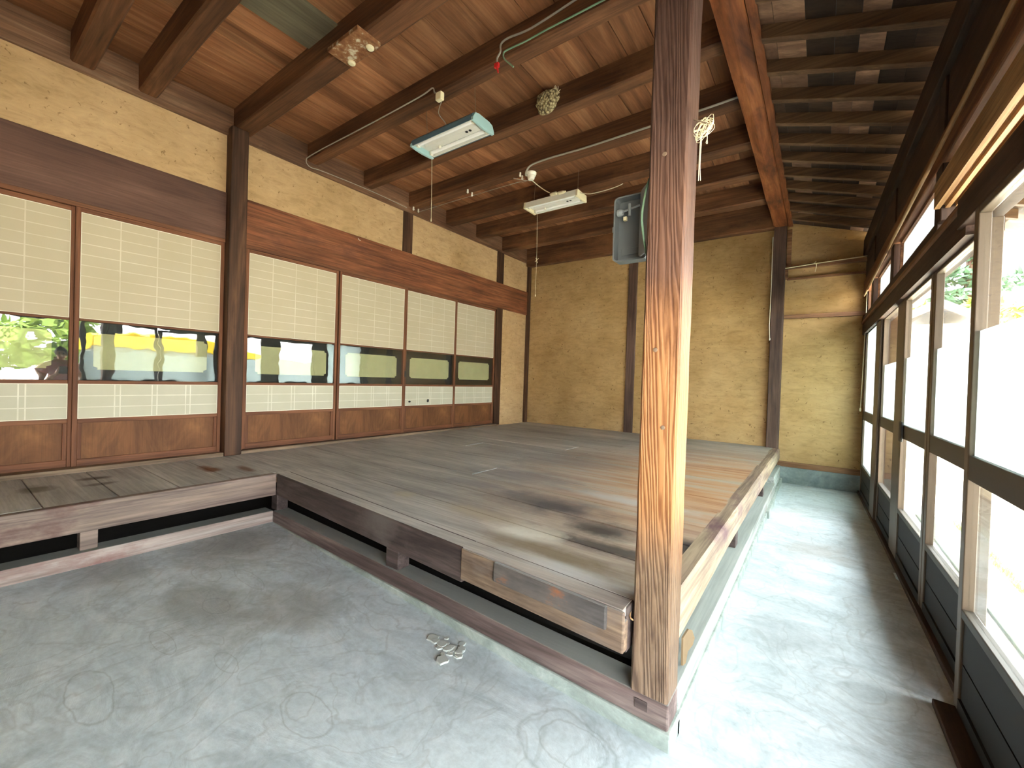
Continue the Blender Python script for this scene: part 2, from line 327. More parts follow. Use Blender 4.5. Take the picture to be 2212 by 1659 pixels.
# the bold-grained foreground post: brown at the top, orange in the middle, grey and worn at the foot
def bold_post():
    m, nt, ns, ls, p = newmat('foreground_post_wood')
    v = coords(nt, (1, 1, 0.055)); nz = setin(N(nt, 'ShaderNodeTexNoise'), Scale=9.0, Detail=3.0, Roughness=.5); ls.new(v, nz.inputs['Vector'])
    vd = N(nt, 'ShaderNodeVectorMath', operation='MULTIPLY_ADD'); ls.new(nz.outputs['Color'], vd.inputs[0]); vd.inputs[1].default_value = (.10, .10, .0); ls.new(v, vd.inputs[2])
    w = N(nt, 'ShaderNodeTexWave', wave_type='BANDS', bands_direction='DIAGONAL'); ls.new(vd.outputs[0], w.inputs['Vector']); setin(w, Scale=58.0, Distortion=3.5, Detail=3.0, Detail_Scale=1.5)
    tc = N(nt, 'ShaderNodeTexCoord'); sx = N(nt, 'ShaderNodeSeparateXYZ'); ls.new(tc.outputs['Object'], sx.inputs[0])
    v6 = coords(nt, (2.5, 2.5, 2.5)); n6 = setin(N(nt, 'ShaderNodeTexNoise'), Scale=1.0, Detail=5.0); ls.new(v6, n6.inputs['Vector'])
    a = N(nt, 'ShaderNodeMath', operation='MULTIPLY_ADD'); ls.new(n6.outputs['Fac'], a.inputs[0]); a.inputs[1].default_value = .5; ls.new(sx.outputs['Z'], a.inputs[2])
    mr = N(nt, 'ShaderNodeMapRange'); ls.new(a.outputs[0], mr.inputs['Value']); mr.inputs['From Min'].default_value = .2; mr.inputs['From Max'].default_value = 2.6
    light = ramp(nt, [(0.0, lin((116, 99, 84))), (0.22, lin((120, 98, 76))), (0.34, lin((160, 114, 72))), (0.5, lin((168, 118, 76))), (0.64, lin((104, 74, 58))), (0.8, lin((84, 62, 54)))]); ls.new(mr.outputs[0], light.inputs[0])
    dark = ramp(nt, [(0.0, lin((82, 68, 58))), (0.22, lin((84, 64, 50))), (0.34, lin((118, 74, 42))), (0.5, lin((124, 78, 46))), (0.64, lin((82, 56, 44))), (0.8, lin((68, 48, 41)))]); ls.new(mr.outputs[0], dark.inputs[0])
    v8 = coords(nt, (95, 95, 1.6)); n8_ = setin(N(nt, 'ShaderNodeTexNoise'), Scale=1.0, Detail=4.0, Roughness=.6); ls.new(v8, n8_.inputs['Vector'])
    wa = N(nt, 'ShaderNodeMath', operation='MULTIPLY_ADD'); ls.new(w.outputs['Fac'], wa.inputs[0]); wa.inputs[1].default_value = .55; ls.new(n8_.outputs['Fac'], wa.inputs[2])
    rr = ramp(nt, [(0.48, (1, 1, 1, 1)), (0.80, (0, 0, 0, 1))]); ls.new(wa.outputs[0], rr.inputs[0])
    col = mix(nt, rr.outputs[0], light.outputs[0], dark.outputs[0])
    v7 = coords(nt, (9, 9, 3)); n7 = setin(N(nt, 'ShaderNodeTexNoise'), Scale=1.0, Detail=6.0, Roughness=.7); ls.new(v7, n7.inputs['Vector'])
    r7 = ramp(nt, [(0.34, (.6, .56, .54, 1)), (0.5, (1, 1, 1, 1)), (.75, (1.12, 1.12, 1.12, 1))]); ls.new(n7.outputs['Fac'], r7.inputs[0])
    col = mix(nt, 1.0, col, r7.outputs[0], 'MULTIPLY')
    ls.new(col, p.inputs['Base Color']); p.inputs['Roughness'].default_value = .55; p.inputs['Specular IOR Level'].default_value = .3
    b = setin(N(nt, 'ShaderNodeBump'), Strength=.35, Distance=.004); ls.new(w.outputs['Fac'], b.inputs['Height']); ls.new(b.outputs[0], p.inputs['Normal'])
    return m
m_fgpost = bold_post()

# shoji paper: pale lines where the lattice behind touches the paper; local y runs 0..0.87 across a door
def paper(name, vlines, hbase, hstep, hcount, rgb, linergb):
    m, nt, ns, ls, p = newmat(name)
    tc = N(nt, 'ShaderNodeTexCoord'); sx = N(nt, 'ShaderNodeSeparateXYZ'); ls.new(tc.outputs['Object'], sx.inputs[0])
    def near(sock, pos, w):
        s = N(nt, 'ShaderNodeMath', operation='COMPARE'); ls.new(sock, s.inputs[0]); s.inputs[1].default_value = pos; s.inputs[2].default_value = w; return s.outputs[0]
    acc = None
    def orr(a, b):
        if a is None: return b
        s = N(nt, 'ShaderNodeMath', operation='MAXIMUM'); ls.new(a, s.inputs[0]); ls.new(b, s.inputs[1]); return s.outputs[0]
    for y in vlines: acc = orr(acc, near(sx.outputs['Y'], y, .0035))
    for k in range(hcount): acc = orr(acc, near(sx.outputs['Z'], hbase + k * hstep, .003))
    v = coords(nt, (3, 3, 3), island=0); n = setin(N(nt, 'ShaderNodeTexNoise'), Scale=1.0, Detail=6.0, Roughness=.6); ls.new(v, n.inputs['Vector'])
    k = .93; c = lin(rgb)
    r = ramp(nt, [(0.3, (c[0] * k, c[1] * k, c[2] * k * .96, 1)), (0.7, c)]); ls.new(n.outputs['Fac'], r.inputs[0])
    ri = ramp(nt, [(0.35, (.25, .25, .25, 1)), (0.6, (.75, .75, .75, 1))]); ls.new(n.outputs['Fac'], ri.inputs[0])
    f = N(nt, 'ShaderNodeMath', operation='MULTIPLY'); ls.new(acc, f.inputs[0]); ls.new(ri.outputs[0], f.inputs[1])
    col = mix(nt, f.outputs[0], r.outputs[0], lin(linergb))
    ls.new(col, p.inputs['Base Color']); p.inputs['Roughness'].default_value = .8; p.inputs['Specular IOR Level'].default_value = .2
    return m
m_paper = paper('shoji_paper', [.227, .435, .643], 1.50, .0725, 9, (190, 178, 154), (216, 207, 188))
m_paperlo = paper('shoji_paper_low', [.212, .242, .420, .450, .628, .658], .830, .077, 2, (186, 182, 164), (226, 222, 208))
m_paperedge = plain('paper_edge_white', (226, 222, 204), .8)

def glass(name, tint=(1, 1, 1), ior=1.5, rough=0.0, haze=0.0, hazecol=(0.9, 0.95, 0.95)):
    m, nt, ns, ls, p = newmat(name); ns.remove(p)
    out = ns['Material Output']
    t = N(nt, 'ShaderNodeBsdfTransparent'); t.inputs[0].default_value = tint + (1,)
    g = N(nt, 'ShaderNodeBsdfGlossy'); g.inputs['Roughness'].default_value = rough
    lw = N(nt, 'ShaderNodeLayerWeight'); lw.inputs['Blend'].default_value = 0.5; f0 = ((ior - 1) / (ior + 1)) ** 2      # same reflectance from both sides of the pane
    pw = N(nt, 'ShaderNodeMath', operation='POWER'); ls.new(lw.outputs['Facing'], pw.inputs[0]); pw.inputs[1].default_value = 5
    fr = N(nt, 'ShaderNodeMath', operation='MULTIPLY_ADD'); ls.new(pw.outputs[0], fr.inputs[0]); fr.inputs[1].default_value = 1 - f0; fr.inputs[2].default_value = f0
    a = t.outputs[0]
    if haze:
        d = N(nt, 'ShaderNodeBsdfTranslucent'); d.inputs[0].default_value = hazecol + (1,)
        mm = N(nt, 'ShaderNodeMixShader'); mm.inputs[0].default_value = haze; ls.new(t.outputs[0], mm.inputs[1]); ls.new(d.outputs[0], mm.inputs[2]); a = mm.outputs[0]
    x = N(nt, 'ShaderNodeMixShader'); ls.new(fr.outputs[0], x.inputs[0]); ls.new(a, x.inputs[1]); ls.new(g.outputs[0], x.inputs[2]); ls.new(x.outputs[0], out.inputs[0])
    return m, nt
m_glass, gnt = glass('clear_glass', (.97, .99, .98))
m_doorglass, gnt = glass('old_wavy_glass', (.95, .97, .96), ior=1.7)
w_ = coords(gnt, (6, 6, 9)); nz_ = setin(N(gnt, 'ShaderNodeTexNoise'), Scale=1.0, Detail=1.0); gnt.links.new(w_, nz_.inputs['Vector'])
bp_ = setin(N(gnt, 'ShaderNodeBump'), Strength=.03, Distance=.02); gnt.links.new(nz_.outputs['Fac'], bp_.inputs['Height'])
for n_ in gnt.nodes:
    if n_.type == 'BSDF_GLOSSY': gnt.links.new(bp_.outputs[0], n_.inputs['Normal'])
m_frost, _ = glass('frosted_glass', (.6, .66, .66), haze=.97, hazecol=(.60, .675, .68))
m_frost2, _ = glass('frosted_transom_glass', (.5, .55, .55), haze=.97, hazecol=(.44, .47, .475))

m_alu = plain('bronze_aluminium', (96, 82, 68), .42, .35, .5)
m_aludark = plain('bronze_aluminium_dark', (66, 60, 50), .5, .1, .4)
m_kick = plain('kick_panel_bronze', (36, 34, 31), .6, .0, .2)
m_black = plain('black_backing', (16, 14, 12), .6)
m_cream = plain('cream_screen_paper', (190, 184, 140), .85, vary=.12)
m_white = plain('lamp_white_enamel', (232, 228, 212), .35)
m_teal = plain('lamp_teal_plastic', (82, 108, 120), .4)
m_tealend = plain('lamp_pale_teal_plastic', (158, 190, 190), .4)
m_reflector = plain('lamp_reflector_white', (224, 222, 214), .4)
m_creampl = plain('cream_plastic', (226, 216, 180), .45)
m_tube = plain('fluorescent_tube_glass', (252, 252, 250), .2)
m_dark = plain('dark_socket', (30, 28, 26), .5)
m_metal = plain('dull_chain_metal', (150, 130, 110), .5, .6)
m_grey = plain('grey_steel_enamel', (104, 108, 108), .42, .0, .5, vary=.15)
m_greylt = plain('light_grey_steel_enamel', (142, 146, 146), .42, vary=.1)
m_green = plain('green_wire_plastic', (120, 150, 122), .5)
m_greyc = plain('grey_cable_plastic', (158, 152, 138), .5)
m_whitec = plain('white_cable_plastic', (214, 206, 184), .5)
m_porc = plain('white_porcelain', (236, 230, 214), .25)
m_red = plain('red_tape', (206, 40, 42), .5)
m_string = plain('cream_string', (232, 224, 188), .8)
m_nest, nnt, _, _, np_ = newmat('dried_mud')
v_ = coords(nnt, (60, 60, 60)); vo = N(nnt, 'ShaderNodeTexVoronoi'); vo.inputs['Scale'].default_value = 1.0; nnt.links.new(v_, vo.inputs['Vector'])
r_ = ramp(nnt, [(0.1, lin((196, 182, 140))), (0.5, lin((150, 134, 98))), (.8, lin((80, 66, 44)))]); nnt.links.new(vo.outputs['Distance'], r_.inputs[0]); nnt.links.new(r_.outputs[0], np_.inputs['Base Color']); np_.inputs['Roughness'].default_value = .95
b_ = setin(N(nnt, 'ShaderNodeBump'), Strength=.9, Distance=.01); b_.invert = True; nnt.links.new(vo.outputs['Distance'], b_.inputs['Height']); nnt.links.new(b_.outputs[0], np_.inputs['Normal'])
m_rust, rnt, _, _, rp_ = newmat('rusty_painted_steel')
v_ = coords(rnt, (14, 14, 14)); n_ = setin(N(rnt, 'ShaderNodeTexNoise'), Scale=1.0, Detail=7.0, Roughness=.7); rnt.links.new(v_, n_.inputs['Vector'])
r_ = ramp(rnt, [(0.35, lin((104, 58, 30))), (0.52, lin((140, 96, 60))), (.6, lin((200, 192, 168)))]); rnt.links.new(n_.outputs['Fac'], r_.inputs[0]); rnt.links.new(r_.outputs[0], rp_.inputs['Base Color']); rp_.inputs['Roughness'].default_value = .7

# ------------------------------------------------------------------ room shell
def FZ(x): return 0.055 * min(1, max(0, (-.33 - x) / 2.7))
fl = MB(); nx, ny = 40, 30
xs = [-4.3 + 5.0 * i / nx for i in range(nx + 1)]; ys = [-2.0 + 8.1 * j / ny for j in range(ny + 1)]
for y in ys:
    for x in xs: fl.v.append((min(x, WX(y) + .09), y, FZ(x) + 0.0015 * noise.noise((x * 2, y * 2, 0))))
for j in range(ny):
    for i in range(nx): a = j * (nx + 1) + i; fl.f.append((a, a + 1, a + nx + 2, a + nx + 1))
o = fl.build('floor', m_floor, smooth=True); sd = o.modifiers.new('slab', 'SOLIDIFY'); sd.thickness = .12; sd.offset = -1
struct(o, 'pale grey trowelled concrete floor with dusty swirls')

w = MB()
w.box(-4.25, -4.05, -2.0, 5.96, 2.55, 3.2); w.box(-4.25, -4.05, 5.2, 5.96, .3, 2.3); w.box(-4.25, -4.05, -2.0, -.32, .0, 2.3)
w.box(-4.25, -4.10, -.4, 5.3, .0, 2.6)
struct(w.build('wall_left', m_plaster), 'ochre mud plaster wall above and beside the paper doors')
w = MB(); w.box(-4.25, -.44, 5.96, 6.12, .3, 3.35)
w.prism([(-.44, .25), (WX(5.96), .25), (WX(5.96), 2.83), (-.30, 3.048), (-.44, 3.05)], 'y', 5.96, 6.12)
struct(w.build('wall_back', m_plasterb), 'ochre mud plaster end wall, streaked and pitted')
w = MB(); w.box(-4.25, -.40, 5.96, 6.12, -.1, .3)
struct(w.build('trim_1', m_curb), 'concrete footing under the end wall behind the platform')
w = MB(); w.box(-.42, WX(5.96) + .01, 5.94, 6.12, -.05, .19)
struct(w.build('baseboard_back', m_plinth, bevel=.006), 'blue-grey concrete plinth at the foot of the narrow end wall')
w = MB(); w.box(-.40, WX(5.96) + .01, 5.935, 6.10, .19, .25)
struct(w.build('trim_2', m_rail, bevel=.003), 'brown timber rail on top of the concrete plinth')
w = MB(); w.box(-4.25, WX(-2) + .1, -2.15, -2.0, -.1, 3.3)
struct(w.build('wall_front', m_plaster), 'ochre plaster wall behind the camera')

cb = MB(); x = -4.06
while x < -.52:
    wd = random.uniform(.17, .27); x1 = min(x + wd, -.50)
    cb.box(x + .003, x1 - .003, -2.0, 5.98, 3.29 + random.uniform(0, .004), 3.315); x = x1
struct(cb.build('ceiling', m_ceil), 'reddish brown ceiling boards above the joists')
gb_ = MB().box(-2.84, -2.50, .96, 1.48, 3.276, 3.288).build('ceiling_panel', wood('grey_panel_wood', (74, 68, 54), (98, 92, 74), (120, 112, 92), 'y', across=6, isl=0, lines=.15), bevel=.002)
tag(gb_, 'greyish replacement board on the ceiling above the rusty plate', 'board')
cv = MB().box(-4.06, -.52, -2.0, 5.95, 3.318, 3.326); struct(cv.build('trim_23', plain('loft_dark', (28, 24, 20), .9)), 'dark loft void above the ceiling boards')
eb = MB()
def EZ(x): return 2.97 + .075 + .32 * (-.30 - x)     # underside of the eave boards
x = -.363
while x < 1.25:
    x1 = x + random.uniform(.10, .17); y = -2.0
    while y < 6.1:
        y1 = y + random.choice([.295, .59, .59, .885]); y1 = min(y1, 6.1)
        eb.hexa([(x + .001, y, EZ(x)), (x1 - .001, y, EZ(x1)), (x1 - .001, y1, EZ(x1)), (x + .001, y1, EZ(x)),
                 (x + .001, y, EZ(x) + .012), (x1 - .001, y, EZ(x1) + .012), (x1 - .001, y1, EZ(x1) + .012), (x + .001, y1, EZ(x) + .012)])
        y = y1
    x = x1
struct(eb.build('ceiling', m_eave), 'patched light and dark sloping boards above the rafters')
rf = MB(); rf.hexa([(-.36, -2.2, EZ(-.36) + .02), (1.3, -2.2, EZ(1.3) + .02), (1.3, 6.3, EZ(1.3) + .02), (-.36, 6.3, EZ(-.36) + .02),
                    (-.36, -2.2, EZ(-.36) + .07), (1.3, -2.2, EZ(1.3) + .07), (1.3, 6.3, EZ(1.3) + .07), (-.36, 6.3, EZ(-.36) + .07)])
rf.box(-4.3, -.52, -2.2, 6.2, 3.33, 3.45); rf.box(-.54, -.34, -2.2, 6.3, 3.42, 3.50); rf.box(-.362, -.345, -2.2, 6.3, 3.09, 3.42)
struct(rf.build('trim_3', plain('roof_tile_grey', (70, 74, 78), .6)), 'roof covering over the boards')

# lintels and plates along the left wall
o = MB().box(-4.12, -4.03, -2.0, 1.435, 2.20, 2.585).build('lintel_beam', m_lintel_l, bevel=.004)
tag(o, 'deep smooth purplish brown lintel over the paper doors left of the post', 'beam')
lb = MB(); lb.box(-4.12, -4.03, 1.565, 5.95, 2.20, 2.585)
o = lb.build('lintel_beam', m_lintel_r, bevel=.004); tag(o, 'long reddish lintel beam running from the post to the far corner', 'beam')
o = MB().box(-4.12, -4.025, -2.0, 5.96, 3.06, 3.29).build('wall_plate', m_plate, bevel=.006)
tag(o, 'brown wall plate on top of the left plaster band carrying the joists', 'beam')
o = MB().box(-4.12, -4.035, -.35, 1.44, 2.172, 2.2).build('trim_4', m_doory); struct(o, 'orange brown track over the left doors')
o = MB().box(-4.12, -4.035, 1.56, 5.10, 2.172, 2.2).build('trim_5', m_doory); struct(o, 'orange brown track over the right doors')
o = MB().box(-4.12, -3.965, -.35, 1.435, .385, .43).build('trim_6', m_sill, bevel=.003); struct(o, 'dusty threshold below the left doors')
o = MB().box(-4.12, -3.985, 1.565, 5.12, .385, .425).build('trim_7', m_sill, bevel=.003); struct(o, 'dusty threshold below the right doors')

# posts
def post(name, x0, x1, y0, y1, z0, z1, m, label, bev=.006, cat='post', group=None):
    o = MB().box(x0, x1, y0, y1, z0, z1).build(name, m, bevel=bev); return tag(o, label, cat, group)
post('wall_post', -4.10, -3.95, 1.435, 1.565, .40, 3.12, m_post, 'dark brown post between the two groups of paper doors', .01)
post('wall_post', -4.09, -4.035, 5.10, 5.245, .40, 2.21, m_post, 'grey-brown post closing the far end of the paper doors')
post('wall_strut', -4.09, -4.035, 3.275, 3.415, 2.58, 3.07, m_post, 'short strut in the plaster band above the middle of the reddish lintel', cat='strut')
post('wall_strut', -4.09, -4.035, 5.08, 5.24, 2.58, 3.07, m_post, 'short strut in the plaster band above the reddish lintel, nearest the far corner', cat='strut')
post('corner_post', -4.08, -4.00, 5.90, 5.975, .40, 3.03, m_post, 'thin dark post in the far left corner')
post('wall_post', -2.29, -2.165, 5.93, 5.99, .40, 3.02, m_postg, 'slim brown post in the middle of the end wall')
post('wall_post', -.505, -.378, 5.885, 6.0, .385, 3.03, m_postg, 'purplish brown post on the end wall under the big girder')

# foreground post with chamfered edge
pf = MB(); cx0, cx1, cy0, cy1 = -.462, -.345, 1.332, 1.452; ch = .007
pts = [(cx0 + ch, cy0), (cx1 - ch, cy0), (cx1, cy0 + ch), (cx1, cy1 - ch), (cx1 - ch, cy1), (cx0 + ch, cy1), (cx0, cy1 - ch), (cx0, cy0 + ch)]
nseg = 60; ztop = 3.008
for k in range(nseg + 1):
    z = .1345 + (ztop - .1345) * k / nseg
    for i, (a, b) in enumerate(pts):
        d = .0016 * noise.noise((a * 9, b * 9 + i, z * 7)); pf.v.append((a + d, b + d, z))
for k in range(nseg):
    for i in range(8): a = k * 8 + i; b = k * 8 + (i + 1) % 8; pf.f.append((a, b, b + 8, a + 8))
pf.f.append(tuple(range(8))[::-1]); pf.f.append(tuple(range(nseg * 8, nseg * 8 + 8)))
fgp = pf.build('corner_post', m_fgpost)
tag(fgp, 'weathered square post with bold orange grain in the foreground at the platform corner', 'post')
for z in (1.826, 1.22, .98):
    MB().lathe([(.0005, -.0035), (.006, -.003), (.0075, 0), (.0075, .002)], (-.40 + .02 * math.sin(z * 9), cy0 + .0005, z), 'y', 12).build('bolt_head', m_metal, fgp)
o = MB().box(-.445, -.405, 1.3185 + .012, 1.34, .085, .115).build('peg_end', m_fasciax)
o.parent = fgp

# big girder and batten
gb = MB(); n = 70
sec = [(-.51, 3.035), (-.505, 3.02), (-.44, 3.012), (-.375, 3.02), (-.366, 3.03), (-.366, 3.40), (-.38, 3.41), (-.50, 3.41), (-.51, 3.40)]
for k in range(n + 1):
    y = -2.0 + 8.0 * k / n
    for i, (x, z) in enumerate(sec):
        d = .010 * noise.noise((x * 3 + i * .31, y * 1.6, z)) if i < 5 else 0
        gb.v.append((min(x + d * .8, -.3655), y, z + d))
m_ = len(sec)
for k in range(n):
    for i in range(m_): a = k * m_ + i; b = k * m_ + (i + 1) % m_; gb.f.append((a, b, b + m_, a + m_))
gb.f.append(tuple(range(m_))[::-1]); gb.f.append(tuple(range(n * m_, n * m_ + m_)))
tag(gb.build('girder', m_girder, smooth=False), 'big reddish hand-hewn girder over the platform edge, between joists and rafters', 'beam')
o = MB().box(-.364, -.318, -2.0, 5.955, 3.015, 3.041).build('girder_batten', m_girder, bevel=.004); tag(o, 'narrow batten fixed along the right side of the big girder', 'batten')

# ceiling joists
joists = [(.52, .64, 3.10, 'dark joist nearest the camera at the top left'), (.86, .97, 3.095, 'second dark joist from the camera, left of the joist with the rusty plate'),
          (1.47, 1.612, 3.118, 'thick joist on top of the left wall post, carrying the rusty metal plate'), (2.10, 2.215, 3.13, 'joist with the white cable and small cream junction box'),
          (2.715, 2.83, 3.13, 'joist with the mud bird nest on its face'), (3.33, 3.46, 3.13, 'joist with the grey conduit and round white ceiling rosette'),
          (3.95, 4.09, 3.12, 'joist directly behind the hanging cream lamp'), (4.55, 4.69, 3.12, 'third joist from the end wall, behind the joist of the cream lamp'),
          (5.16, 5.30, 3.09, 'second joist from the end wall'), (5.84, 5.955, 3.0, 'deep joist lying against the top of the end wall')]
for y0, y1, z0, lab in joists:
    b = MB(); k = 24; z1 = 3.292
    for i in range(k + 1):
        x = -4.03 + (3.53) * i / k; d = .006 * noise.noise((x * 1.3, y0 * 5, 0)); e = .005 * noise.noise((x * 1.1, y0 * 7, 4))
        for p in ((y0 + e, z0 + .012 + d), (y0 + .012 + e, z0 + d), (y1 - .012 + e, z0 + d), (y1 + e, z0 + .012 + d), (y1, z1), (y0, z1)): b.v.append((x, p[0], p[1]))
    for i in range(k):
        for j in range(6): a = i * 6 + j; c = i * 6 + (j + 1) % 6; b.f.append((a, c, c + 6, a + 6))
    b.f.append(tuple(range(6))); b.f.append(tuple(range(k * 6, k * 6 + 6)))
    tag(b.build('ceiling_joist', m_beam), lab, 'beam', 'ceiling joists over the platform')
if True:
    pass

# rafters
def rafter(y, lab):
    b = MB(); x0, x1 = -.316, 1.2
    def z(x): return 2.97 + .32 * (-.30 - x)
    b.hexa([(x0, y, z(x0)), (x1, y, z(x1)), (x1, y + .045, z(x1)), (x0, y + .045, z(x0)), (x0, y, z(x0) + .074), (x1, y, z(x1) + .074), (x1, y + .045, z(x1) + .074), (x0, y + .045, z(x0) + .074)])
    return tag(b.build('rafter', m_rafter, bevel=.002), lab, 'rafter', 'sloping rafters above the glazed passage')
words = ['nearest the camera', 'second from the camera', 'third from the camera', 'fourth from the camera', 'fifth from the camera', 'sixth, halfway along', 'sixth from the end wall', 'fifth from the end wall', 'fourth from the end wall', 'third from the end wall', 'second from the end wall', 'closest to the end wall']
for k, wd in enumerate(words): rafter(2.30 + .296 * k, 'dark sloping rafter over the passage, ' + wd)

# ------------------------------------------------------------------ glazed wall on the right
ep = MB(); ep.hexa([(WX(-2) - .05, -2, 2.56), (WX(-2) + .10, -2, 2.56), (WX(5.95) + .10, 5.95, 2.56), (WX(5.95) - .05, 5.95, 2.56),
                    (WX(-2) - .05, -2, 2.712), (WX(-2) + .10, -2, 2.668), (WX(5.95) + .10, 5.95, 2.70), (WX(5.95) - .05, 5.95, 2.745)])
o = ep.build('eave_plate', m_window, bevel=.006); tag(o, 'dark squared plate carrying the rafters above the windows', 'beam')
o = MB().wbox(-.02, .06, -2.0, 5.96, 2.30, 2.56).build('trim_8', m_window); struct(o, 'dark boarding between transom windows and eave plate')
o = MB().wbox(-.035, .05, -2.0, 5.96, 2.16, 2.30).build('trim_9', m_strip, bevel=.008); struct(o, 'brown moulded head rail over the transom windows')
o = MB().wbox(-.03, .07, 2.76, 5.96, 1.83, 1.915).build('trim_10', m_window, bevel=.003); struct(o, 'dark header above the far sliding doors')
o = MB().wbox(-.03, .07, 2.30, 5.96, 1.715, 1.83).build('trim_11', m_window); struct(o, 'dark track head above the far sliding doors')
o = MB().wbox(-.045, -.03, 2.35, 5.90, 1.825, 1.85).build('trim_12', m_strip, bevel=.002); struct(o, 'thin light brown strip along the door header')
o = MB().wbox(-.045, .05, -2.0, 2.35, 1.75, 1.865).build('trim_13', m_window, bevel=.003); struct(o, 'dark header above the nearest sliding door')
g = MB(); n0 = [(-.055, 2.06), (-.055, 1.95), (-.035, 1.95), (-.035, 1.965), (-.018, 1.965), (-.018, 1.95), (-.002, 1.95), (-.002, 1.965), (.015, 1.965), (.015, 1.95), (.045, 1.95), (.045, 2.06)]
vs = [(WX(2.69) + a, 2.69, z) for a, z in n0] + [(WX(-2) + a, -2.0, z) for a, z in n0]; k = len(n0)
g.add(vs, [tuple(range(k)), tuple(range(k, 2 * k))[::-1]] + [(i, (i + 1) % k, k + (i + 1) % k, k + i) for i in range(k)])
tag(g.build('grooved_lintel', m_winlight), 'light brown grooved lintel piece with a cut end above the nearest glass door', 'beam')
o = MB().wbox(-.02, .09, -2.0, 5.96, 0, .03).build('trim_14', m_window, bevel=.004); struct(o, 'dark bottom track of the sliding glass doors')
o = MB().wbox(-.10, -.02, -2.0, 2.12, 0, .025).build('trim_15', m_window, bevel=.004); struct(o, 'extra dark floor rail beside the nearest glass door')
pole = [(.342, 4.9, 2.097), (.366, 3.8, 2.15), (.387, 2.70, 2.187), (.405, 1.785, 2.226), (.44, -.3, 2.30)]
pole = [(WX(5.55) - .06, 5.55, 2.075)] + pole
tag(MB().tube(pole, .009, 8).build('bamboo_pole', m_winlight, smooth=True), 'thin pale pole running along the head of the transom windows', 'pole')
def wpost(y, lab, z0=1.90):
    o = MB().wbox(-.03, .08, y, y + .12, z0, 2.558).build('window_post', m_windowz, bevel=.004); tag(o, lab, 'post')
wpost(2.70, 'dark post between the nearest and middle transom windows'); wpost(4.02, 'dark post between the middle and far transom windows'); wpost(5.16, 'dark post beyond the far transom window next to the end wall', 1.86)
k = 0
for y0, y1, z0, z1, lab in ((4.19, 5.11, 1.915, 2.165, 'small frosted transom window nearest the end wall'), (2.87, 3.98, 1.915, 2.165, 'frosted transom window in the middle of the row'), (1.0, 2.69, 2.065, 2.22, 'long frosted transom window above the grooved lintel')):
    k += 1; e = struct(empty('window_%d' % k), lab)
    f = MB(); t = .022; f.wbox(0, .035, y0, y1, z0, z0 + t); f.wbox(0, .035, y0, y1, z1 - t, z1); f.wbox(0, .035, y0, y0 + t, z0, z1); f.wbox(0, .035, y1 - t, y1, z0, z1)
    f.build('window_frame', m_strip, e); MB().wbox(.015, .019, y0 + t, y1 - t, z0 + t, z1 - t).build('window_pane', m_frost2, e)

def slider(idx, y0, y1, off, lab, frost_from=0, handle=None, z=(.03, .365, .82, .905, 1.73), lowfrost=False, frost_all=False):
    e = struct(empty('door_%d' % idx), lab); zb, zk, zm0, zm1, zt = z; a, b = off, off + .032; s = .045
    f = MB(); f.wbox(a, b, y0, y0 + s, zb, zt); f.wbox(a, b, y1 - s, y1, zb, zt); f.wbox(a, b, y0 + s, y1 - s, zt - .03, zt); f.build('frame', m_alu, e, bevel=.003)
    MB().wbox(a + .002, b - .002, y0 + s, y1 - s, zm0, zm1).build('mid_rail', m_aludark, e, bevel=.003)
    kp = MB(); kp.wbox(a + .008, b - .008, y0 + s, y1 - s, zb + .01, .185); kp.wbox(a + .008, b - .008, y0 + s, y1 - s, .192, zk - .025); kp.wbox(a + .014, b - .012, y0 + s, y1 - s, .183, .194)
    kp.wbox(a, b, y0 + s, y1 - s, zb, zb + .045); kp.build('kick_panel', m_kick, e)
    MB().wbox(a, b, y0 + s, y1 - s, zk - .03, zk).build('sill_rail', m_aludark, e, bevel=.003)
    gz = 1.33; m0 = off + .015
    if frost_all: MB().wbox(m0, m0 + .004, y0 + s, y1 - s, zm1, zt - .03).build('frosted_pane', m_frost, e)
    else:
        MB().wbox(m0, m0 + .004, y0 + s, y1 - s, gz, zt - .03).build('clear_pane', m_glass, e)
        MB().wbox(m0, m0 + .004, y0 + s, y1 - s, zm1, gz).build('frosted_pane', m_frost, e)
    MB().wbox(m0, m0 + .004, y0 + s, y1 - s, zk, zm0).build('lower_pane', m_frost if lowfrost else m_glass, e)
    if handle:
        MB().wbox(a - .012, a, *handle, .80, .925).build('door_lock', m_dark, e, bevel=.003)
    return e
slider(11, 4.93, 5.80, -.012, 'sliding glass door next to the end wall', frost_all=True, lowfrost=True, z=(.03, .34, .81, .90, 1.745))
slider(12, 3.955, 4.70, .005, 'second sliding glass door from the end wall', z=(.03, .355, .82, .905, 1.74))
slider(13, 2.96, 3.72, .0, 'third sliding glass door from the end wall', handle=(3.58, 3.66))
slider(14, 2.16, 2.958, .002, 'fourth sliding glass door from the end wall, just beyond the nearest one')
slider(15, 1.26, 2.14, -.042, 'nearest sliding glass door at the right edge of the photo', z=(.02, .375, .82, .905, 1.76))
slider(16, -1.24, -.42, -.035, 'sliding glass door behind the camera', frost_all=True, lowfrost=True)
struct(MB().wbox(0, .05, -2.0, -1.25, 0, 2.2).build('wall_right', m_plaster), 'ochre plaster end of the glazed wall behind the camera')
struct(MB().wbox(0, .05, -2.0, 1.0, 1.86, 2.2).build('trim_19', m_window), 'dark boarding above the doors behind the camera')
f = MB(); f.wbox(-.012, .03, 4.70, 4.93, .03, 1.74); struct(f.build('trim_16', m_alu, bevel=.003), 'bronze meeting stiles between the two far sliding doors')
f = MB(); f.wbox(.0, .034, 3.72, 3.955, .03, 1.73); struct(f.build('trim_17', m_alu, bevel=.003), 'bronze meeting stiles between the second and third sliding doors')

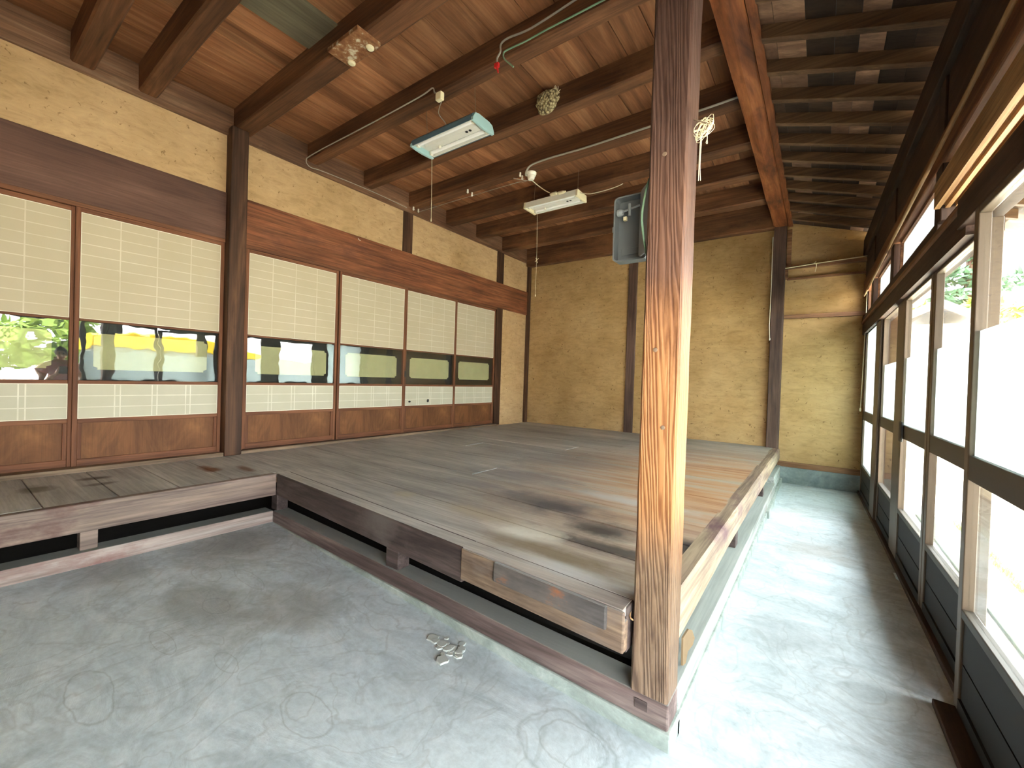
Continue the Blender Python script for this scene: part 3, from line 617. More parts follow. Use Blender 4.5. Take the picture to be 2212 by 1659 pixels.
cn = MB(); cn.box(.72, 3.1, -2.0, 2.05, 2.16, 2.22)  # added canopy, out of view, cuts the sky light entering the open bay
tag(cn.build('sky_block_canopy', m_window), 'added dark board canopy, out of view, holding back sky light over the open doorway', 'canopy')
for y in (-1.9, 1.92): tag(MB().box(2.95, 3.05, y, y + .1, -.1, 2.16).build('sky_block_post', m_window), 'added post under the out-of-view canopy ' + ('nearer the yard entrance' if y < 0 else 'beside the outdoor eave post'), 'post')
# wall behind the glazing at the end: weathered outdoor boards, outdoor posts
o = MB().box(WX(5.96), .72, 5.80, 5.96, -.1, 2.6).build('outer_wall_boards', m_post); tag(o, 'weathered brown board wall outside beyond the far glass door', 'wall')
m_out = wood('outdoor_post_wood', (128, 104, 76), (158, 134, 104), (184, 162, 132), 'z', across=10)
o = MB().box(.447 + .105, .447 + .165, 2.70, 2.82, -.1, 2.55).build('outdoor_post', m_out, bevel=.004); tag(o, 'light brown eave post standing outside the nearest glass door', 'post')

# ------------------------------------------------------------------ raised platform
pl = tag(empty('raised_platform'), 'grey weathered plank platform with an L-shaped front edge', 'platform')
dk = MB()
def SY(v, x): return v - .06 * x * max(0, 1 - (v - 1.3) / 4.6) if v > 1.3 else v      # seam lines lean slightly near the front
rows = [1.30, 1.345, 1.65, 1.97, 2.28, 2.60, 2.90, 3.22, 3.52, 3.82, 4.14, 4.46, 4.78, 5.10, 5.40, 5.70, 5.955]
for a, b in zip(rows[:-1], rows[1:]):
    if a == 1.30: a = 1.258
    cuts = [-4.0, -.43]
    if random.random() < .55 and a > 1.7: cuts = [-4.0, random.uniform(-3, -1.4), -.43]
    for x0, x1 in zip(cuts[:-1], cuts[1:]):
        if a == 1.258: x0 = -3.10
        g = .0042 if a in (1.65, 1.97, 2.28) else .003; h = random.uniform(-.0015, .0015)
        ya0, ya1, yb0, yb1 = [SY(q, xx) for q in (a, b) for xx in (x0, x1)]
        if a == 1.258: ya0, ya1 = 1.258 - .06 * x0, 1.258 - .06 * (-.475)
        if a == 1.258: x1 = -.475
        if a == 1.345: x1 = -.466; dk.box(-.464, -.433, 1.456, 1.672, .37, .40)
        if b == 1.345: yb0, yb1 = 1.345 - .06 * x0, 1.345 - .06 * x1
        dk.hexa([(x0 + g, ya0 + g, .37), (x1 - g, ya1 + g, .37), (x1 - g, yb1 - g, .37), (x0 + g, yb0 - g, .37), (x0 + g, ya0 + g, .40 + h), (x1 - g, ya1 + g, .40 + h), (x1 - g, yb1 - g, .40 + h), (x0 + g, yb0 - g, .40 + h)])
ly = [-1.3, -1.0, -.72, -.45, -.2, .07, .338, .622, .893, 1.175, 1.44]
for a, b in zip(ly[:-1], ly[1:]):
    h = random.uniform(-.001, .001); dk.box(-4.0, -3.10, a + .002, b - .002, .37, .40 + h)
dk.hexa([(-4.0, 1.442, .37), (-3.10, 1.442, .37), (-3.10, 1.53, .37), (-4.0, 1.58, .37), (-4.0, 1.442, .40), (-3.10, 1.442, .40), (-3.10, 1.53, .40), (-4.0, 1.58, .40)])
dk.build('plank_deck', m_deck, pl, bevel=.002, seg=1)
# right edge board with worn corner
rb = MB(); n = 40; sec = [(-.445, .40), (-.375, .401), (-.362, .39), (-.360, .28), (-.44, .28)]
for k in range(n + 1):
    y = 1.455 + (5.95 - 1.455) * k / n
    for i, (x, z) in enumerate(sec):
        d = .008 * noise.noise((i * .7, y * 2.5, 1)) if i in (1, 2) else 0
        rb.v.append((x - abs(d), y, z - abs(d) * .8 - (.0 if i < 3 else .03 * max(0, (2.4 - y)))))
for k in range(n):
    for i in range(5): a = k * 5 + i; b = k * 5 + (i + 1) % 5; rb.f.append((a, b, b + 5, a + 5))
rb.f.append(tuple(range(5))[::-1]); rb.f.append(tuple(range(n * 5, n * 5 + 5)))
o = rb.build('edge_beam', wood('edge_board_wood', (112, 96, 84), (150, 132, 112), (188, 170, 142), 'y', across=9, blotch=((104, 76, 80), .52, .66, 3)), pl); tag(o, 'worn right edge beam along the passage')
def ybox(mb, x0, x1, f, d, z0, z1):      # box whose front follows y = f(x)
    mb.hexa([(x0, f(x0), z0), (x1, f(x1), z0), (x1, f(x1) + d, z0), (x0, f(x0) + d, z0), (x0, f(x0), z1), (x1, f(x1), z1), (x1, f(x1) + d, z1), (x0, f(x0) + d, z1)])
fb = MB(); ybox(fb, -3.056, -1.195, lambda x: 1.2545 - .06 * x, .10, .25, .399)
ybox(fb, -1.195, -.472, lambda x: 1.285 - .06 * x, .09, .252, .398)
tag(fb.build('edge_beam', m_fasciax, pl, bevel=.005), 'dark brown front edge beam')
fb = MB(); ybox(fb, -1.195, -.468, lambda x: 1.246 - .06 * x, .012, .268, .400); ybox(fb, -1.195, -.468, lambda x: 1.256 - .06 * x, .03, .268, .365)
tag(fb.build('edge_patch', m_patch, pl, bevel=.006), 'lighter worn replacement piece at the front edge')
fb = MB(); ybox(fb, -1.006, -.525, lambda x: 1.236 - .06 * x, .02, .325, .401)
m_nose = wood('nosing_dark', (60, 58, 58), (84, 80, 78), (104, 96, 90), 'x', across=5, along=2.2, lines=.2, blotch=((150, 88, 44), .56, .66, 5))
tag(fb.build('nosing_strip', m_nose, pl, bevel=.006), 'dark rounded nosing strip with an orange worn patch')
MB().box(-3.16, -3.056, -1.3, 1.437, .25, .399).build('edge_beam', m_fasciay, pl, bevel=.005)
for (x0, x1, y0, y1) in ((-1.782, -1.688, 1.395, 1.47), (-3.155, -3.075, 1.452, 1.53), (-.95, -.87, 1.55, 1.63)):
    MB().box(x0, x1, y0, y1, .133, .26).build('support_block', m_fasciax, pl, bevel=.003)
for (x0, x1, y0, y1) in ((-3.20, -3.13, .475, .545), (-3.20, -3.13, -.6, -.53)):
    MB().box(x0, x1, y0, y1, .133, .255).build('support_block', m_fasciay, pl, bevel=.003)
for y in (2.885, 4.40, 5.84): MB().box(-.44, -.385, y, y + .09, .133, .285).build('support_block', m_fasciax, pl, bevel=.003)
jb = MB()
for y in (1.9, 2.8, 3.7, 4.6, 5.5): jb.box(-3.95, -.5, y, y + .09, .27, .368)
jb.build('floor_joists', m_fasciax, pl)

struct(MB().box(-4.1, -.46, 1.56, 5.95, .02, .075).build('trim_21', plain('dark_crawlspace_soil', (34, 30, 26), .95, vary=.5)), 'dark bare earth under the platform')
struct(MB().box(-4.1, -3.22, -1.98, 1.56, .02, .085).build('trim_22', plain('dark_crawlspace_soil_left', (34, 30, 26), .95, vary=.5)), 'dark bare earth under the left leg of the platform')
# ground sills
def dusty(m, rgb, amt=.85):      # loose dust lies on the upward faces
    nt = m.node_tree; g = N(nt, 'ShaderNodeNewGeometry'); sx = N(nt, 'ShaderNodeSeparateXYZ'); nt.links.new(g.outputs['True Normal'], sx.inputs[0])
    mr = N(nt, 'ShaderNodeMapRange'); nt.links.new(sx.outputs['Z'], mr.inputs['Value']); mr.inputs['From Min'].default_value = .85; mr.inputs['From Max'].default_value = .98; mr.inputs['To Max'].default_value = amt
    relink(m, mix(nt, mr.outputs[0], basecol(m), lin(rgb)))
dusty(m_patch, (170, 170, 164), .8); dusty(m_nose, (156, 158, 154), .9); dusty(m_sillx, (150, 154, 148)); dusty(m_silly, (132, 138, 132)); dusty(m_silly2, (160, 168, 162), .6)
s = MB(); ybox(s, -3.09, -.341, lambda x: 1.3170 - .0378 * x, .105, .053, .134)
tag(s.build('ground_sill', m_sillx, bevel=.005), 'dusty brown ground sill under the front edge of the platform', 'sill')
s = MB().box(-3.21, -3.09, -1.3, 1.436, .05, .1335); tag(s.build('ground_sill', m_silly, bevel=.004), 'pinkish worn ground sill under the left leg of the platform', 'sill')
s = MB(); s.box(-.452, -.341, 1.452, 5.1, .045, .134); s.box(-.452, -.352, 5.1, 5.95, .045, .2)
tag(s.build('ground_sill', m_silly2, bevel=.004), 'dust-covered ground sill under the right edge of the platform', 'sill')
c = MB(); ybox(c, -3.07, -.329, lambda x: 1.3070 - .0378 * x, .11, -.02, .056); c.box(-.47, -.329, 1.40, 4.2, -.02, .05); c.box(-.47, -.315, 4.2, 4.75, -.02, .055); c.box(-.47, -.329, 4.75, 5.95, -.02, .05)
struct(c.build('trim_18', m_curb, bevel=.006), 'grey-green concrete kerb under the ground sills')
# ------------------------------------------------------------------ paper sliding doors on the left wall
W = .87
def shoji(e):
    f = MB(); st = .026
    f.box(-.03, 0, 0, st, .43, 2.17); f.box(-.03, 0, W - st, W, .43, 2.17)
    f.build('frame', m_door, e, bevel=.002, seg=1); f = MB()
    f.box(-.03, 0, st, W - st, 2.14, 2.17); f.box(-.03, -.001, st, W - st, .43, .478); f.box(-.03, -.001, st, W - st, .723, .752)
    f.box(-.03, -.001, st, W - st, .988, 1.012); f.box(-.03, -.001, st, W - st, 1.413, 1.43)
    f.build('rails', m_doory, e, bevel=.002, seg=1); f = MB()
    f.box(-.03, -.004, st, st + .022, .478, .723); f.box(-.03, -.004, W - st - .022, W - st, .478, .723)
    f.build('panel_edging', m_door, e, bevel=.002, seg=1)
    MB().box(-.014, -.008, st, W - st, 1.43, 2.14).build('paper_screen', m_paper, e)
    MB().box(-.014, -.008, st, W - st, .752, .988).build('paper_screen', m_paperlo, e)
    b = MB()
    for z0, z1 in ((1.43, 2.14), (.752, .988)):
        t = .004; b.box(-.010, -.005, st, st + t, z0, z1); b.box(-.010, -.005, W - st - t, W - st, z0, z1); b.box(-.010, -.005, st, W - st, z0, z0 + t); b.box(-.010, -.005, st, W - st, z1 - t, z1)
    b.build('paper_edging', m_paperedge, e)
    MB().box(-.02, -.014, st + .02, W - st - .02, .478, .723).build('wood_panel', m_panel, e)
    gl = MB().box(-.0115, -.0085, st, W - st, 1.012, 1.413).build('glass_pane', m_doorglass, e)
    MB().box(-.034, -.026, st, W - st, 1.012, 1.413).build('inner_frame', m_black, e)
    y0, y1, z0, z1, q = st + .075, W - st - .075, 1.012 + .075, 1.413 - .075, .022
    pts = [(y0 + q, z0), (y1 - q, z0), (y1 - q, z0 + q * .6), (y1, z0 + q), (y1, z1 - q), (y1 - q, z1 - q * .6), (y1 - q, z1), (y0 + q, z1), (y0 + q, z1 - q * .6), (y0, z1 - q), (y0, z0 + q), (y0 + q, z0 + q * .6)]
    MB().prism(pts, 'x', -.026, -.023).build('inner_screen', m_cream, e)
e0 = empty('door_1', (-4.042, 1.60, 0)); struct(e0, 'paper sliding door just right of the dark wall post'); shoji(e0)
for i, (x, y, lab) in enumerate([(-4.034, 2.478, 'second paper sliding door right of the dark wall post'), (-4.034, 3.345, 'third paper sliding door right of the dark wall post, with two dark holes in its low paper'),
                                 (-4.042, 4.212, 'paper sliding door farthest from the camera'), (-4.034, .562, 'paper sliding door just left of the dark wall post'), (-4.058, -.30, 'paper sliding door at the left edge of the photo')]):
    c = copy_tree(e0); c.location = (x, y, 0); c.name = 'door_%d' % (i + 2); c['label'] = lab
    if i == 1:
        h = MB(); h.prism([(.10 + .02 * math.cos(a * .7), .80 + .012 * math.sin(a * .7)) for a in range(9)], 'x', -.0079, -.007); h.prism([(.40 + .018 * math.cos(a * .7) * (1 + .2 * (a % 2)), .805 + .022 * math.sin(a * .7)) for a in range(9)], 'x', -.0079, -.007)
        h.build('torn_hole', m_black, c)
        MB().box(0, .006, .004, .022, 1.10, 1.17).build('door_lock', m_dark, c, bevel=.002)

struct(MB().box(-4.075, -4.04, 1.56, 1.602, .425, 2.172).build('trim_20', m_door), 'narrow jamb strip beside the dark wall post')
# ------------------------------------------------------------------ rails on the narrow end wall
xr = WX(5.9)
o = MB().box(-.375, xr, 5.92, 5.96, 1.93, 1.975).build('wall_rail', m_rail, bevel=.002); tag(o, 'plain brown rail across the narrow end wall at head height', 'rail')
o = MB().box(-.375, xr, 5.90, 5.96, 2.512, 2.545).build('wall_rail', m_rail, bevel=.002); tag(o, 'upper brown rail on the narrow end wall beside the knotted cord', 'rail')
o = MB().box(-.36, xr, 5.93, 5.96, 2.385, 2.41).build('wall_rail', m_rail, bevel=.002); tag(o, 'thin lower shelf rail on the narrow end wall', 'rail')
o = MB().box(-.378, -.35, 5.91, 5.96, 2.40, 2.51).build('rail_bracket', m_rail, bevel=.002); tag(o, 'small bracket between the two upper rails at the post', 'bracket')
o = MB().box(-.372, -.325, 5.93, 5.96, 2.545, 2.98).build('wall_batten', m_rail, bevel=.002); tag(o, 'vertical batten beside the far girder post above the rails', 'batten')
o = MB().tube(smooth_path([(-.38, 5.90, 2.52), (-.1, 5.89, 2.535), (.2, 5.89, 2.55), (xr, 5.89, 2.56)], 4), .005); o.tube(smooth_path([(-.085, 5.885, 2.56), (-.10, 5.88, 2.535), (-.08, 5.882, 2.52), (-.09, 5.88, 2.44)], 3), .004)
tag(o.build('drying_cord', m_string), 'pale cord stretched across the narrow end wall with a knot', 'cord')
o = MB().tube([(-.512, 5.878, 2.90), (-.510, 5.875, 2.3), (-.515, 5.872, 1.85), (-.506, 5.87, 1.70)], .004); o.lathe([(.003, -.012), (.007, 0), (.007, .01), (.003, .018)], (-.505, 5.868, 1.685), 'z', 8)
tag(o.build('hanging_wire', m_whitec), 'thin pale wire hanging down the purplish post on the end wall', 'wire')
o = MB().tube([(.368, 5.84, 2.20), (.366, 5.80, 1.9), (.352, 5.80, 1.0), (.350, 5.80, .93)], .003); o.lathe([(.003, -.02), (.009, -.01), (.009, .01), (.003, .02)], (.350, 5.80, .91), 'z', 8)
tag(o.build('pull_cord', m_string), 'white pull cord with a small weight beside the far glass door', 'cord')

# ------------------------------------------------------------------ lamps
def chain_to(mb, a, b, r=.0022):
    mb.tube([a, b], r, 6)
def lamp(name, loc, L, Wd, mside, mend, curved, lab):
    e = tag(empty(name, loc), lab, 'lamp', None); h = .062; hx, hy = L / 2, Wd / 2
    b = MB(); t = .004      # open tray: top and two long sides
    if curved: prof = [(-hy, 0), (-hy - .002, .034), (-hy * .9, h * .85), (-hy * .5, h), (hy * .5, h), (hy * .9, h * .85), (hy + .002, .034), (hy, 0), (hy - .006, 0), (hy * .78, h * .78), (hy * .48, h - t), (-hy * .48, h - t), (-hy * .78, h * .78), (-hy + .006, 0)]
    else: prof = [(-hy, 0), (-hy * .92, h), (hy * .92, h), (hy, 0), (hy - .005, 0), (hy * .88, h - t), (-hy * .88, h - t), (-hy + .005, 0)]
    b.prism([(p[0], p[1]) for p in prof], 'x', -hx, hx); b.build('housing', mside, e)
    r = MB(); r.box(-hx + .012, hx - .012, -hy * .85, hy * .85, h * .5, h * .55)
    r.prism([(-.042, h * .5), (-.030, .006), (.030, .006), (.042, h * .5)], 'x', -hx + .07, hx - .02); r.box(-hx + .012, hx - .012, -hy + .004, -hy + .02, .002, h * .5); r.box(-hx + .012, hx - .012, hy - .02, hy - .004, .002, h * .5)
    r.build('reflector', m_reflector, e, bevel=.002)
    for sgn in (-1, 1):
        tb = MB().tube([(-hx + .045, sgn * hy * .62, .018), (hx - .03, sgn * hy * .62, .018)], .0145, 14); tbo = tb.build('fluorescent_tube', m_tube, e, smooth=False)
        for xx in (-hx + .022, hx - .04): MB().box(xx, xx + .024, sgn * hy * .62 - .014, sgn * hy * .62 + .014, -.001, .045).build('lamp_socket', m_white, tbo, bevel=.004)
    for sgn in (-1, 1):
        if curved: pr = [(-hy - .004, -.006), (-hy - .004, .014), (-hy * .84, h * .9), (-hy * .5, h + .004), (hy * .5, h + .004), (hy * .84, h * .9), (hy + .004, .014), (hy + .004, -.006), (hy * .5, -.012), (0, -.015), (-hy * .5, -.012)]
        else: pr = [(-hy - .003, -.004), (-hy * .93, h + .003), (hy * .93, h + .003), (hy + .003, -.004)]
        x0 = hx - .012 if sgn > 0 else -hx - .012
        MB().prism(pr, 'x', x0, x0 + .024).build('end_cap', mend, e, bevel=.004)
    for xx in (hx - .15, hx - .115): MB().lathe([(.0001, -.002), (.011, -.002), (.012, .001)], (xx, -.012, .004), 'z', 14).build('starter_socket', m_dark, e)
    MB().lathe([(.004, -.018), (.012, -.014), (.012, .004)], (-hx + .19, .018, .004), 'z', 12).build('glow_lamp', m_white, e, smooth=False)
    return e, h
l1, h1 = lamp('fluorescent_lamp', (-2.425, 2.405, 2.985), .66, .235, m_teal, m_tealend, True, 'teal-edged two-tube fluorescent lamp hanging in front of the bird nest')
ch = MB(); ch.tube([(-.28, 0, h1), (-.265, -.01, .15), (-.26, -.03, .302)], .0022, 6); ch.build('hanging_chain', m_metal, l1)
ch = MB(); ch.tube([(.235, 0, h1), (.262, -.01, .14)], .002, 6); ch.tube([(.29, 0, h1), (.262, -.01, .14), (.265, -.03, .302)], .002, 6); ch.build('hanging_chain', m_metal, l1)
ch = MB(); ch.tube([(-.33, .11, 0), (-.345, .13, -.2), (-.35, .14, -.50)], .0016, 6); ch.lathe([(.001, -.02), (.004, -.01), (.002, .012)], (-.35, .14, -.51), 'z', 8); ch.build('pull_cord', m_string, l1)
ch = MB().tube(smooth_path([(-2.21 + 2.425, 2.09 - 2.405, .055), (.11, -.24, -.0 + .05), (.06, -.12, .055), (-.02, -.02, h1 + .002)], 5), .003); ch.build('supply_cord', m_greyc, l1)
l2, h2 = lamp('fluorescent_lamp', (-2.355, 3.90, 2.98), .63, .215, m_white, m_creampl, False, 'cream two-tube fluorescent lamp hanging beyond the teal one')
ch = MB(); ch.tube([(-.26, 0, h2), (-.26, 0, .16), (-.25, .0, .308)], .0022, 6); ch.build('hanging_chain', m_metal, l2)
ch = MB(); ch.tube([(.26, 0, h2), (.275, 0, .13)], .002, 6); ch.tube([(.30, 0, h2), (.275, 0, .13), (.275, 0, .308)], .002, 6); ch.build('hanging_chain', m_metal, l2)
ch = MB(); ch.tube([(-.28, .10, 0), (-.275, .11, -.4), (-.27, .10, -.90)], .0016, 6); ch.tube([(-.295, .11, -.53), (-.25, .11, -.5)], .003, 5); ch.tube([(-.285, .11, -.49), (-.262, .11, -.55)], .003, 5); ch.lathe([(.001, -.02), (.006, -.01), (.003, .012)], (-.27, .10, -.91), 'z', 8); ch.build('pull_cord', m_string, l2)

# plug and stray cables at the cream lamp
o = MB().tube(smooth_path([(-2.36, 3.42, 3.08), (-2.42, 3.66, 3.12), (-2.36, 3.70, 3.07), (-2.30, 3.71, 3.03)], 4), .0045); o.lathe([(.006, -.045), (.016, -.03), (.017, .03), (.008, .045)], (-2.255, 3.715, 3.012), 'x', 12); o.lathe([(.008, -.045), (.017, -.03), (.016, .02), (.006, .05)], (-2.165, 3.715, 3.006), 'x', 12)
tag(o.build('plug_connector', m_creampl), 'cream plug connector lying on top of the cream lamp', 'plug')
o = MB().tube(smooth_path([(-2.10, 3.85, 3.052), (-2.0, 3.85, 3.01), (-1.92, 3.85, 2.985), (-1.82, 3.85, 2.98), (-1.70, 3.85, 2.983), (-1.615, 3.85, 2.993), (-1.576, 3.85, 3.003)], 4), .004)
tag(o.build('loose_cable', m_whitec), 'loose white cable sticking out to the right of the cream lamp', 'cable')
# cables on the joists
o = MB().tube(smooth_path([(-4.024, 2.09, 3.152), (-3.797, 2.09, 3.161), (-3.03, 2.09, 3.155), (-2.628, 2.09, 3.156), (-2.40, 2.09, 3.16), (-2.303, 2.088, 3.17), (-2.279, 2.085, 3.128), (-2.262, 2.082, 3.117), (-2.237, 2.08, 3.091)], 5), .005)
tag(o.build('ceiling_cable', m_greyc), 'grey cable clipped along the joist to the small cream junction box', 'cable')
jb_ = MB().box(-2.245, -2.19, 2.062, 2.098, 3.045, 3.10).build('junction_box', m_creampl, bevel=.006); tag(jb_, 'small cream junction box at the foot of a joist above the teal lamp', 'junction box')
o = MB().tube(smooth_path([(-4.02, 2.088, 3.15), (-4.018, 2.089, 3.107), (-4.018, 2.135, 3.082), (-4.018, 2.266, 3.095), (-4.018, 2.796, 3.11), (-4.018, 3.30, 3.10)], 5), .004)
tag(o.build('wall_cable', m_greyc), 'thin cable along the brown wall plate below the joist ends', 'cable')
e = tag(empty('taped_cable', (0, 0, 0)), 'white cable along a joist ending in red tape', 'cable')
MB().tube(smooth_path([(-.53, 2.09, 3.26), (-1.0, 2.088, 3.25), (-1.176, 2.088, 3.231), (-1.464, 2.088, 3.209), (-1.621, 2.085, 3.223), (-1.673, 2.085, 3.219), (-1.688, 2.082, 3.197), (-1.686, 2.08, 3.158), (-1.709, 2.078, 3.126), (-1.705, 2.076, 3.09)], 5), .006).build('cable', m_greyc, e)
t_ = MB(); t_.box(-1.722, -1.692, 2.066, 2.084, 3.066, 3.092); t_.tube([(-1.705, 2.075, 3.07), (-1.694, 2.075, 3.028)], [.007, .004], 8); t_.build('red_tape', m_red, e)
o = MB().tube(smooth_path([(-.53, 2.085, 3.142), (-1.005, 2.085, 3.142), (-1.334, 2.085, 3.147), (-1.498, 2.085, 3.145), (-1.64, 2.083, 3.15), (-1.661, 2.08, 3.134), (-1.651, 2.078, 3.099), (-1.611, 2.078, 3.055), (-1.58, 2.08, 3.022)], 5), .005)
tag(o.build('green_cable', m_green), 'green cable along a joist with a bare curled end', 'cable')
o = MB().tube(smooth_path([(-.51, 3.318, 3.145), (-.782, 3.315, 3.136), (-1.121, 3.315, 3.137), (-1.433, 3.315, 3.136), (-1.729, 3.315, 3.136), (-2.055, 3.315, 3.146), (-2.257, 3.315, 3.14), (-2.319, 3.315, 3.10), (-2.333, 3.32, 3.06), (-2.335, 3.35, 3.07)], 5), .008)
tag(o.build('conduit', m_greyc), 'thick grey conduit running along a joist to the ceiling rosette', 'conduit')
ro = tag(empty('ceiling_rosette', (-2.345, 3.43, 3.13)), 'round stepped white ceiling rosette under a joist', 'rosette')
MB().lathe([(.052, 0), (.052, -.012), (.044, -.03), (.036, -.034), (.034, -.055), (.028, -.066), (.01, -.07)], (0, 0, 0), 'z', 24).build('porcelain_cup', m_porc, ro)
knob = tag(MB().lathe([(.008, 0), (.010, -.008), (.007, -.016), (.011, -.024), (.011, -.036), (.006, -.042)], (0, 0, 0), 'z', 14).build('insulator_knob', m_porc), 'x', 'insulator')
pos = [((-2.43, 3.365, 3.13), 'white porcelain insulator knob left of the ceiling rosette, upper one'), ((-2.45, 3.43, 3.13), 'white porcelain insulator knob left of the ceiling rosette, lower one'),
       ((-3.12, 3.37, 3.13), 'white porcelain insulator knob halfway along the wire, left of its pair'), ((-3.13, 3.45, 3.13), 'white porcelain insulator knob halfway along the wire, right of its pair'),
       ((-3.99, 3.375, 3.13), 'white porcelain insulator knob at the left wall, left of its pair'), ((-3.99, 3.45, 3.13), 'white porcelain insulator knob at the left wall, right of its pair')]
for i, (p_, lab) in enumerate(pos):
    o = knob if i == 0 else knob.copy()
    if i: C.objects.link(o)
    o.location = p_; tag(o, lab, 'insulator', 'porcelain insulator knobs under the joist')
o = MB().tube(smooth_path([(-2.345, 3.44, 3.062), (-2.414, 3.464, 3.085), (-2.475, 3.475, 3.09), (-2.55, 3.47, 3.10), (-3.13, 3.462, 3.10), (-3.536, 3.455, 3.098), (-3.99, 3.46, 3.10)], 5), .0025)
o.tube([(-2.50, 3.35, 3.085), (-2.40, 3.44, 3.07)], .003); tag(o.build('thin_wire', m_greyc), 'thin wire strung under a joist between the porcelain knobs', 'wire')

for i, (y, z, r0, lab) in enumerate(((2.68, 2.547, .012, 'curled white paper flake on the upper edge of the reddish lintel'), (3.10, 2.55, .005, 'tiny white speck on the reddish lintel beneath the plaster band'))):
    fk = MB().tube(smooth_path([(-4.027, y - r0, z + r0), (-4.024, y, z), (-4.026, y + r0, z - .3 * r0), (-4.028, y + r0 * 1.5, z)], 3), r0 * .25, 5); tag(fk.build('paper_flake', m_porc), lab, 'flake')
# rusty plate on the thick joist
e = tag(empty('fixture_plate', (-2.365, 1.505, 3.112)), 'rusty metal fixture plate with two round cream covers on the thick joist', 'plate')
MB().box(-.155, .155, -.085, .075, -.022, .006).build('metal_base', m_rust, e, bevel=.004)
for x, y in ((.10, .04), (-.105, .05)): MB().lathe([(.024, 0), (.024, -.008), (.016, -.014), (.001, -.014)], (x, y, -.022), 'z', 20).build('round_cover', m_creampl, e)

# bird nest
b = MB(); nu, nv = 26, 16; cxn, czn = -1.722, 3.205
for j in range(nv + 1):
    ph = math.pi / 2 * (1 - j / nv) if False else math.pi * j / nv
    for i in range(nu + 1):
        th = math.pi * i / nu
        x = math.cos(th) * .092 * math.sin(ph) ** .8; y = -math.sin(th) * .075 * math.sin(ph) ** .8; z = math.cos(ph) * .088
        if z > .05: z = .05 + (z - .05) * .35
        d = 1 + .16 * noise.noise((x * 38, y * 38, z * 38)) + .10 * noise.noise((x * 90, y * 90, z * 90))
        b.v.append((cxn + x * d + z * .12, 2.716 + y * d, czn + z * (1 + .08 * noise.noise((x * 30, 1, z * 30)))))
for j in range(nv):
    for i in range(nu): a = j * (nu + 1) + i; b.f.append((a, a + 1, a + nu + 2, a + nu + 1))
nest = b.build('bird_nest', m_nest); sd = nest.modifiers.new('wall', 'SOLIDIFY'); sd.thickness = .012; tag(nest, 'round mud swallow nest stuck to the face of a joist', 'nest')
sp = MB()
for k in range(26):
    a = random.uniform(0, 1); p0 = Vector((cxn + .06 + random.uniform(-.01, .03), 2.70, 3.25 + random.uniform(-.04, .025))); sp.tube([p0, p0 + Vector((random.uniform(.0, .03), -.008, random.uniform(-.03, .03)))], .0022, 5)
sp.build('straw_tuft', m_string, nest)

# ------------------------------------------------------------------ grey switch box on the foreground post
e = tag(empty('switch_box', (-.562, 1.50, 1.55)), 'open grey metal switch box fixed to the left side of the foreground post', 'switch box')
def rr(x0, x1, z0, z1, q, n=4):
    out = []
    for cx, cz, a0 in ((x1 - q, z0 + q, -90), (x1 - q, z1 - q, 0), (x0 + q, z1 - q, 90), (x0 + q, z0 + q, 180)):
        for i in range(n + 1): a = R(a0 + 90 * i / n); out.append((cx + q * math.cos(a), cz + q * math.sin(a)))
    return out
t = MB(); O = rr(-.064, .062, 0, .232, .016); I = rr(-.059, .057, .005, .227, .012); n = len(O)
vs = [(p[0], -.045, p[1]) for p in O] + [(p[0], -.045, p[1]) for p in I] + [(p[0], 0, p[1]) for p in O] + [(p[0], -.006, p[1]) for p in I]
fs = [(i, (i + 1) % n, n + (i + 1) % n, n + i) for i in range(n)] + [(i, 2 * n + i, 2 * n + (i + 1) % n, (i + 1) % n) for i in range(n)] + [(n + i, n + (i + 1) % n, 3 * n + (i + 1) % n, 3 * n + i) for i in range(n)] + [tuple(range(2 * n, 3 * n)), tuple(range(3 * n, 4 * n))]
t.add(vs, fs); tray_ = t.build('box_tray', m_grey, e)
MB().box(-.045, .02, -.010, -.005, .03, .055).build('pressed_plate', m_grey, tray_, bevel=.002)
lv = MB().lathe([(.001, -.012), (.012, -.010), (.0135, 0), (.010, .01)], (-.045, -.03, .180), 'x', 16); lv.tube([(-.035, -.035, .180), (.035, -.05, .186)], .004, 8)
lv.tube([(-.006, -.045, .200), (-.004, -.045, .158)], .0048, 8); lv.build('switch_lever', m_greylt, e)
MB().box(-.034, -.022, -.03, -.018, .150, .164).build('cream_block', m_creampl, tray_, bevel=.001)
MB().box(-.07, -.063, -.04, -.02, .11, .13).build('latch', m_greylt, e, bevel=.001)
ld = MB(); n8 = rr(0, .095, .005, .235, .014)
A_ = Vector((-.02 + .052, -.045, 0)); B_ = Vector((.094, -.122, 0)); d_ = (B_ - A_).normalized(); nrm = Vector((-d_.y, d_.x, 0))
for off in (0, .006): ld.v += [tuple(A_ + d_ * p[0] + Vector((0, 0, p[1])) + nrm * off) for p in n8]
n = len(n8); ld.f = [tuple(range(n)), tuple(range(n, 2 * n))[::-1]] + [(i, (i + 1) % n, n + (i + 1) % n, n + i) for i in range(n)]
ld.build('box_lid', m_greylt, e)
o = MB().tube(smooth_path([(-.472, 1.372, 1.78), (-.480, 1.362, 1.73), (-.488, 1.36, 1.66), (-.482, 1.362, 1.60), (-.472, 1.368, 1.535)], 5), .0038)
tag(o.build('green_wire', m_green), 'green wire hanging over the lid of the grey switch box', 'wire')

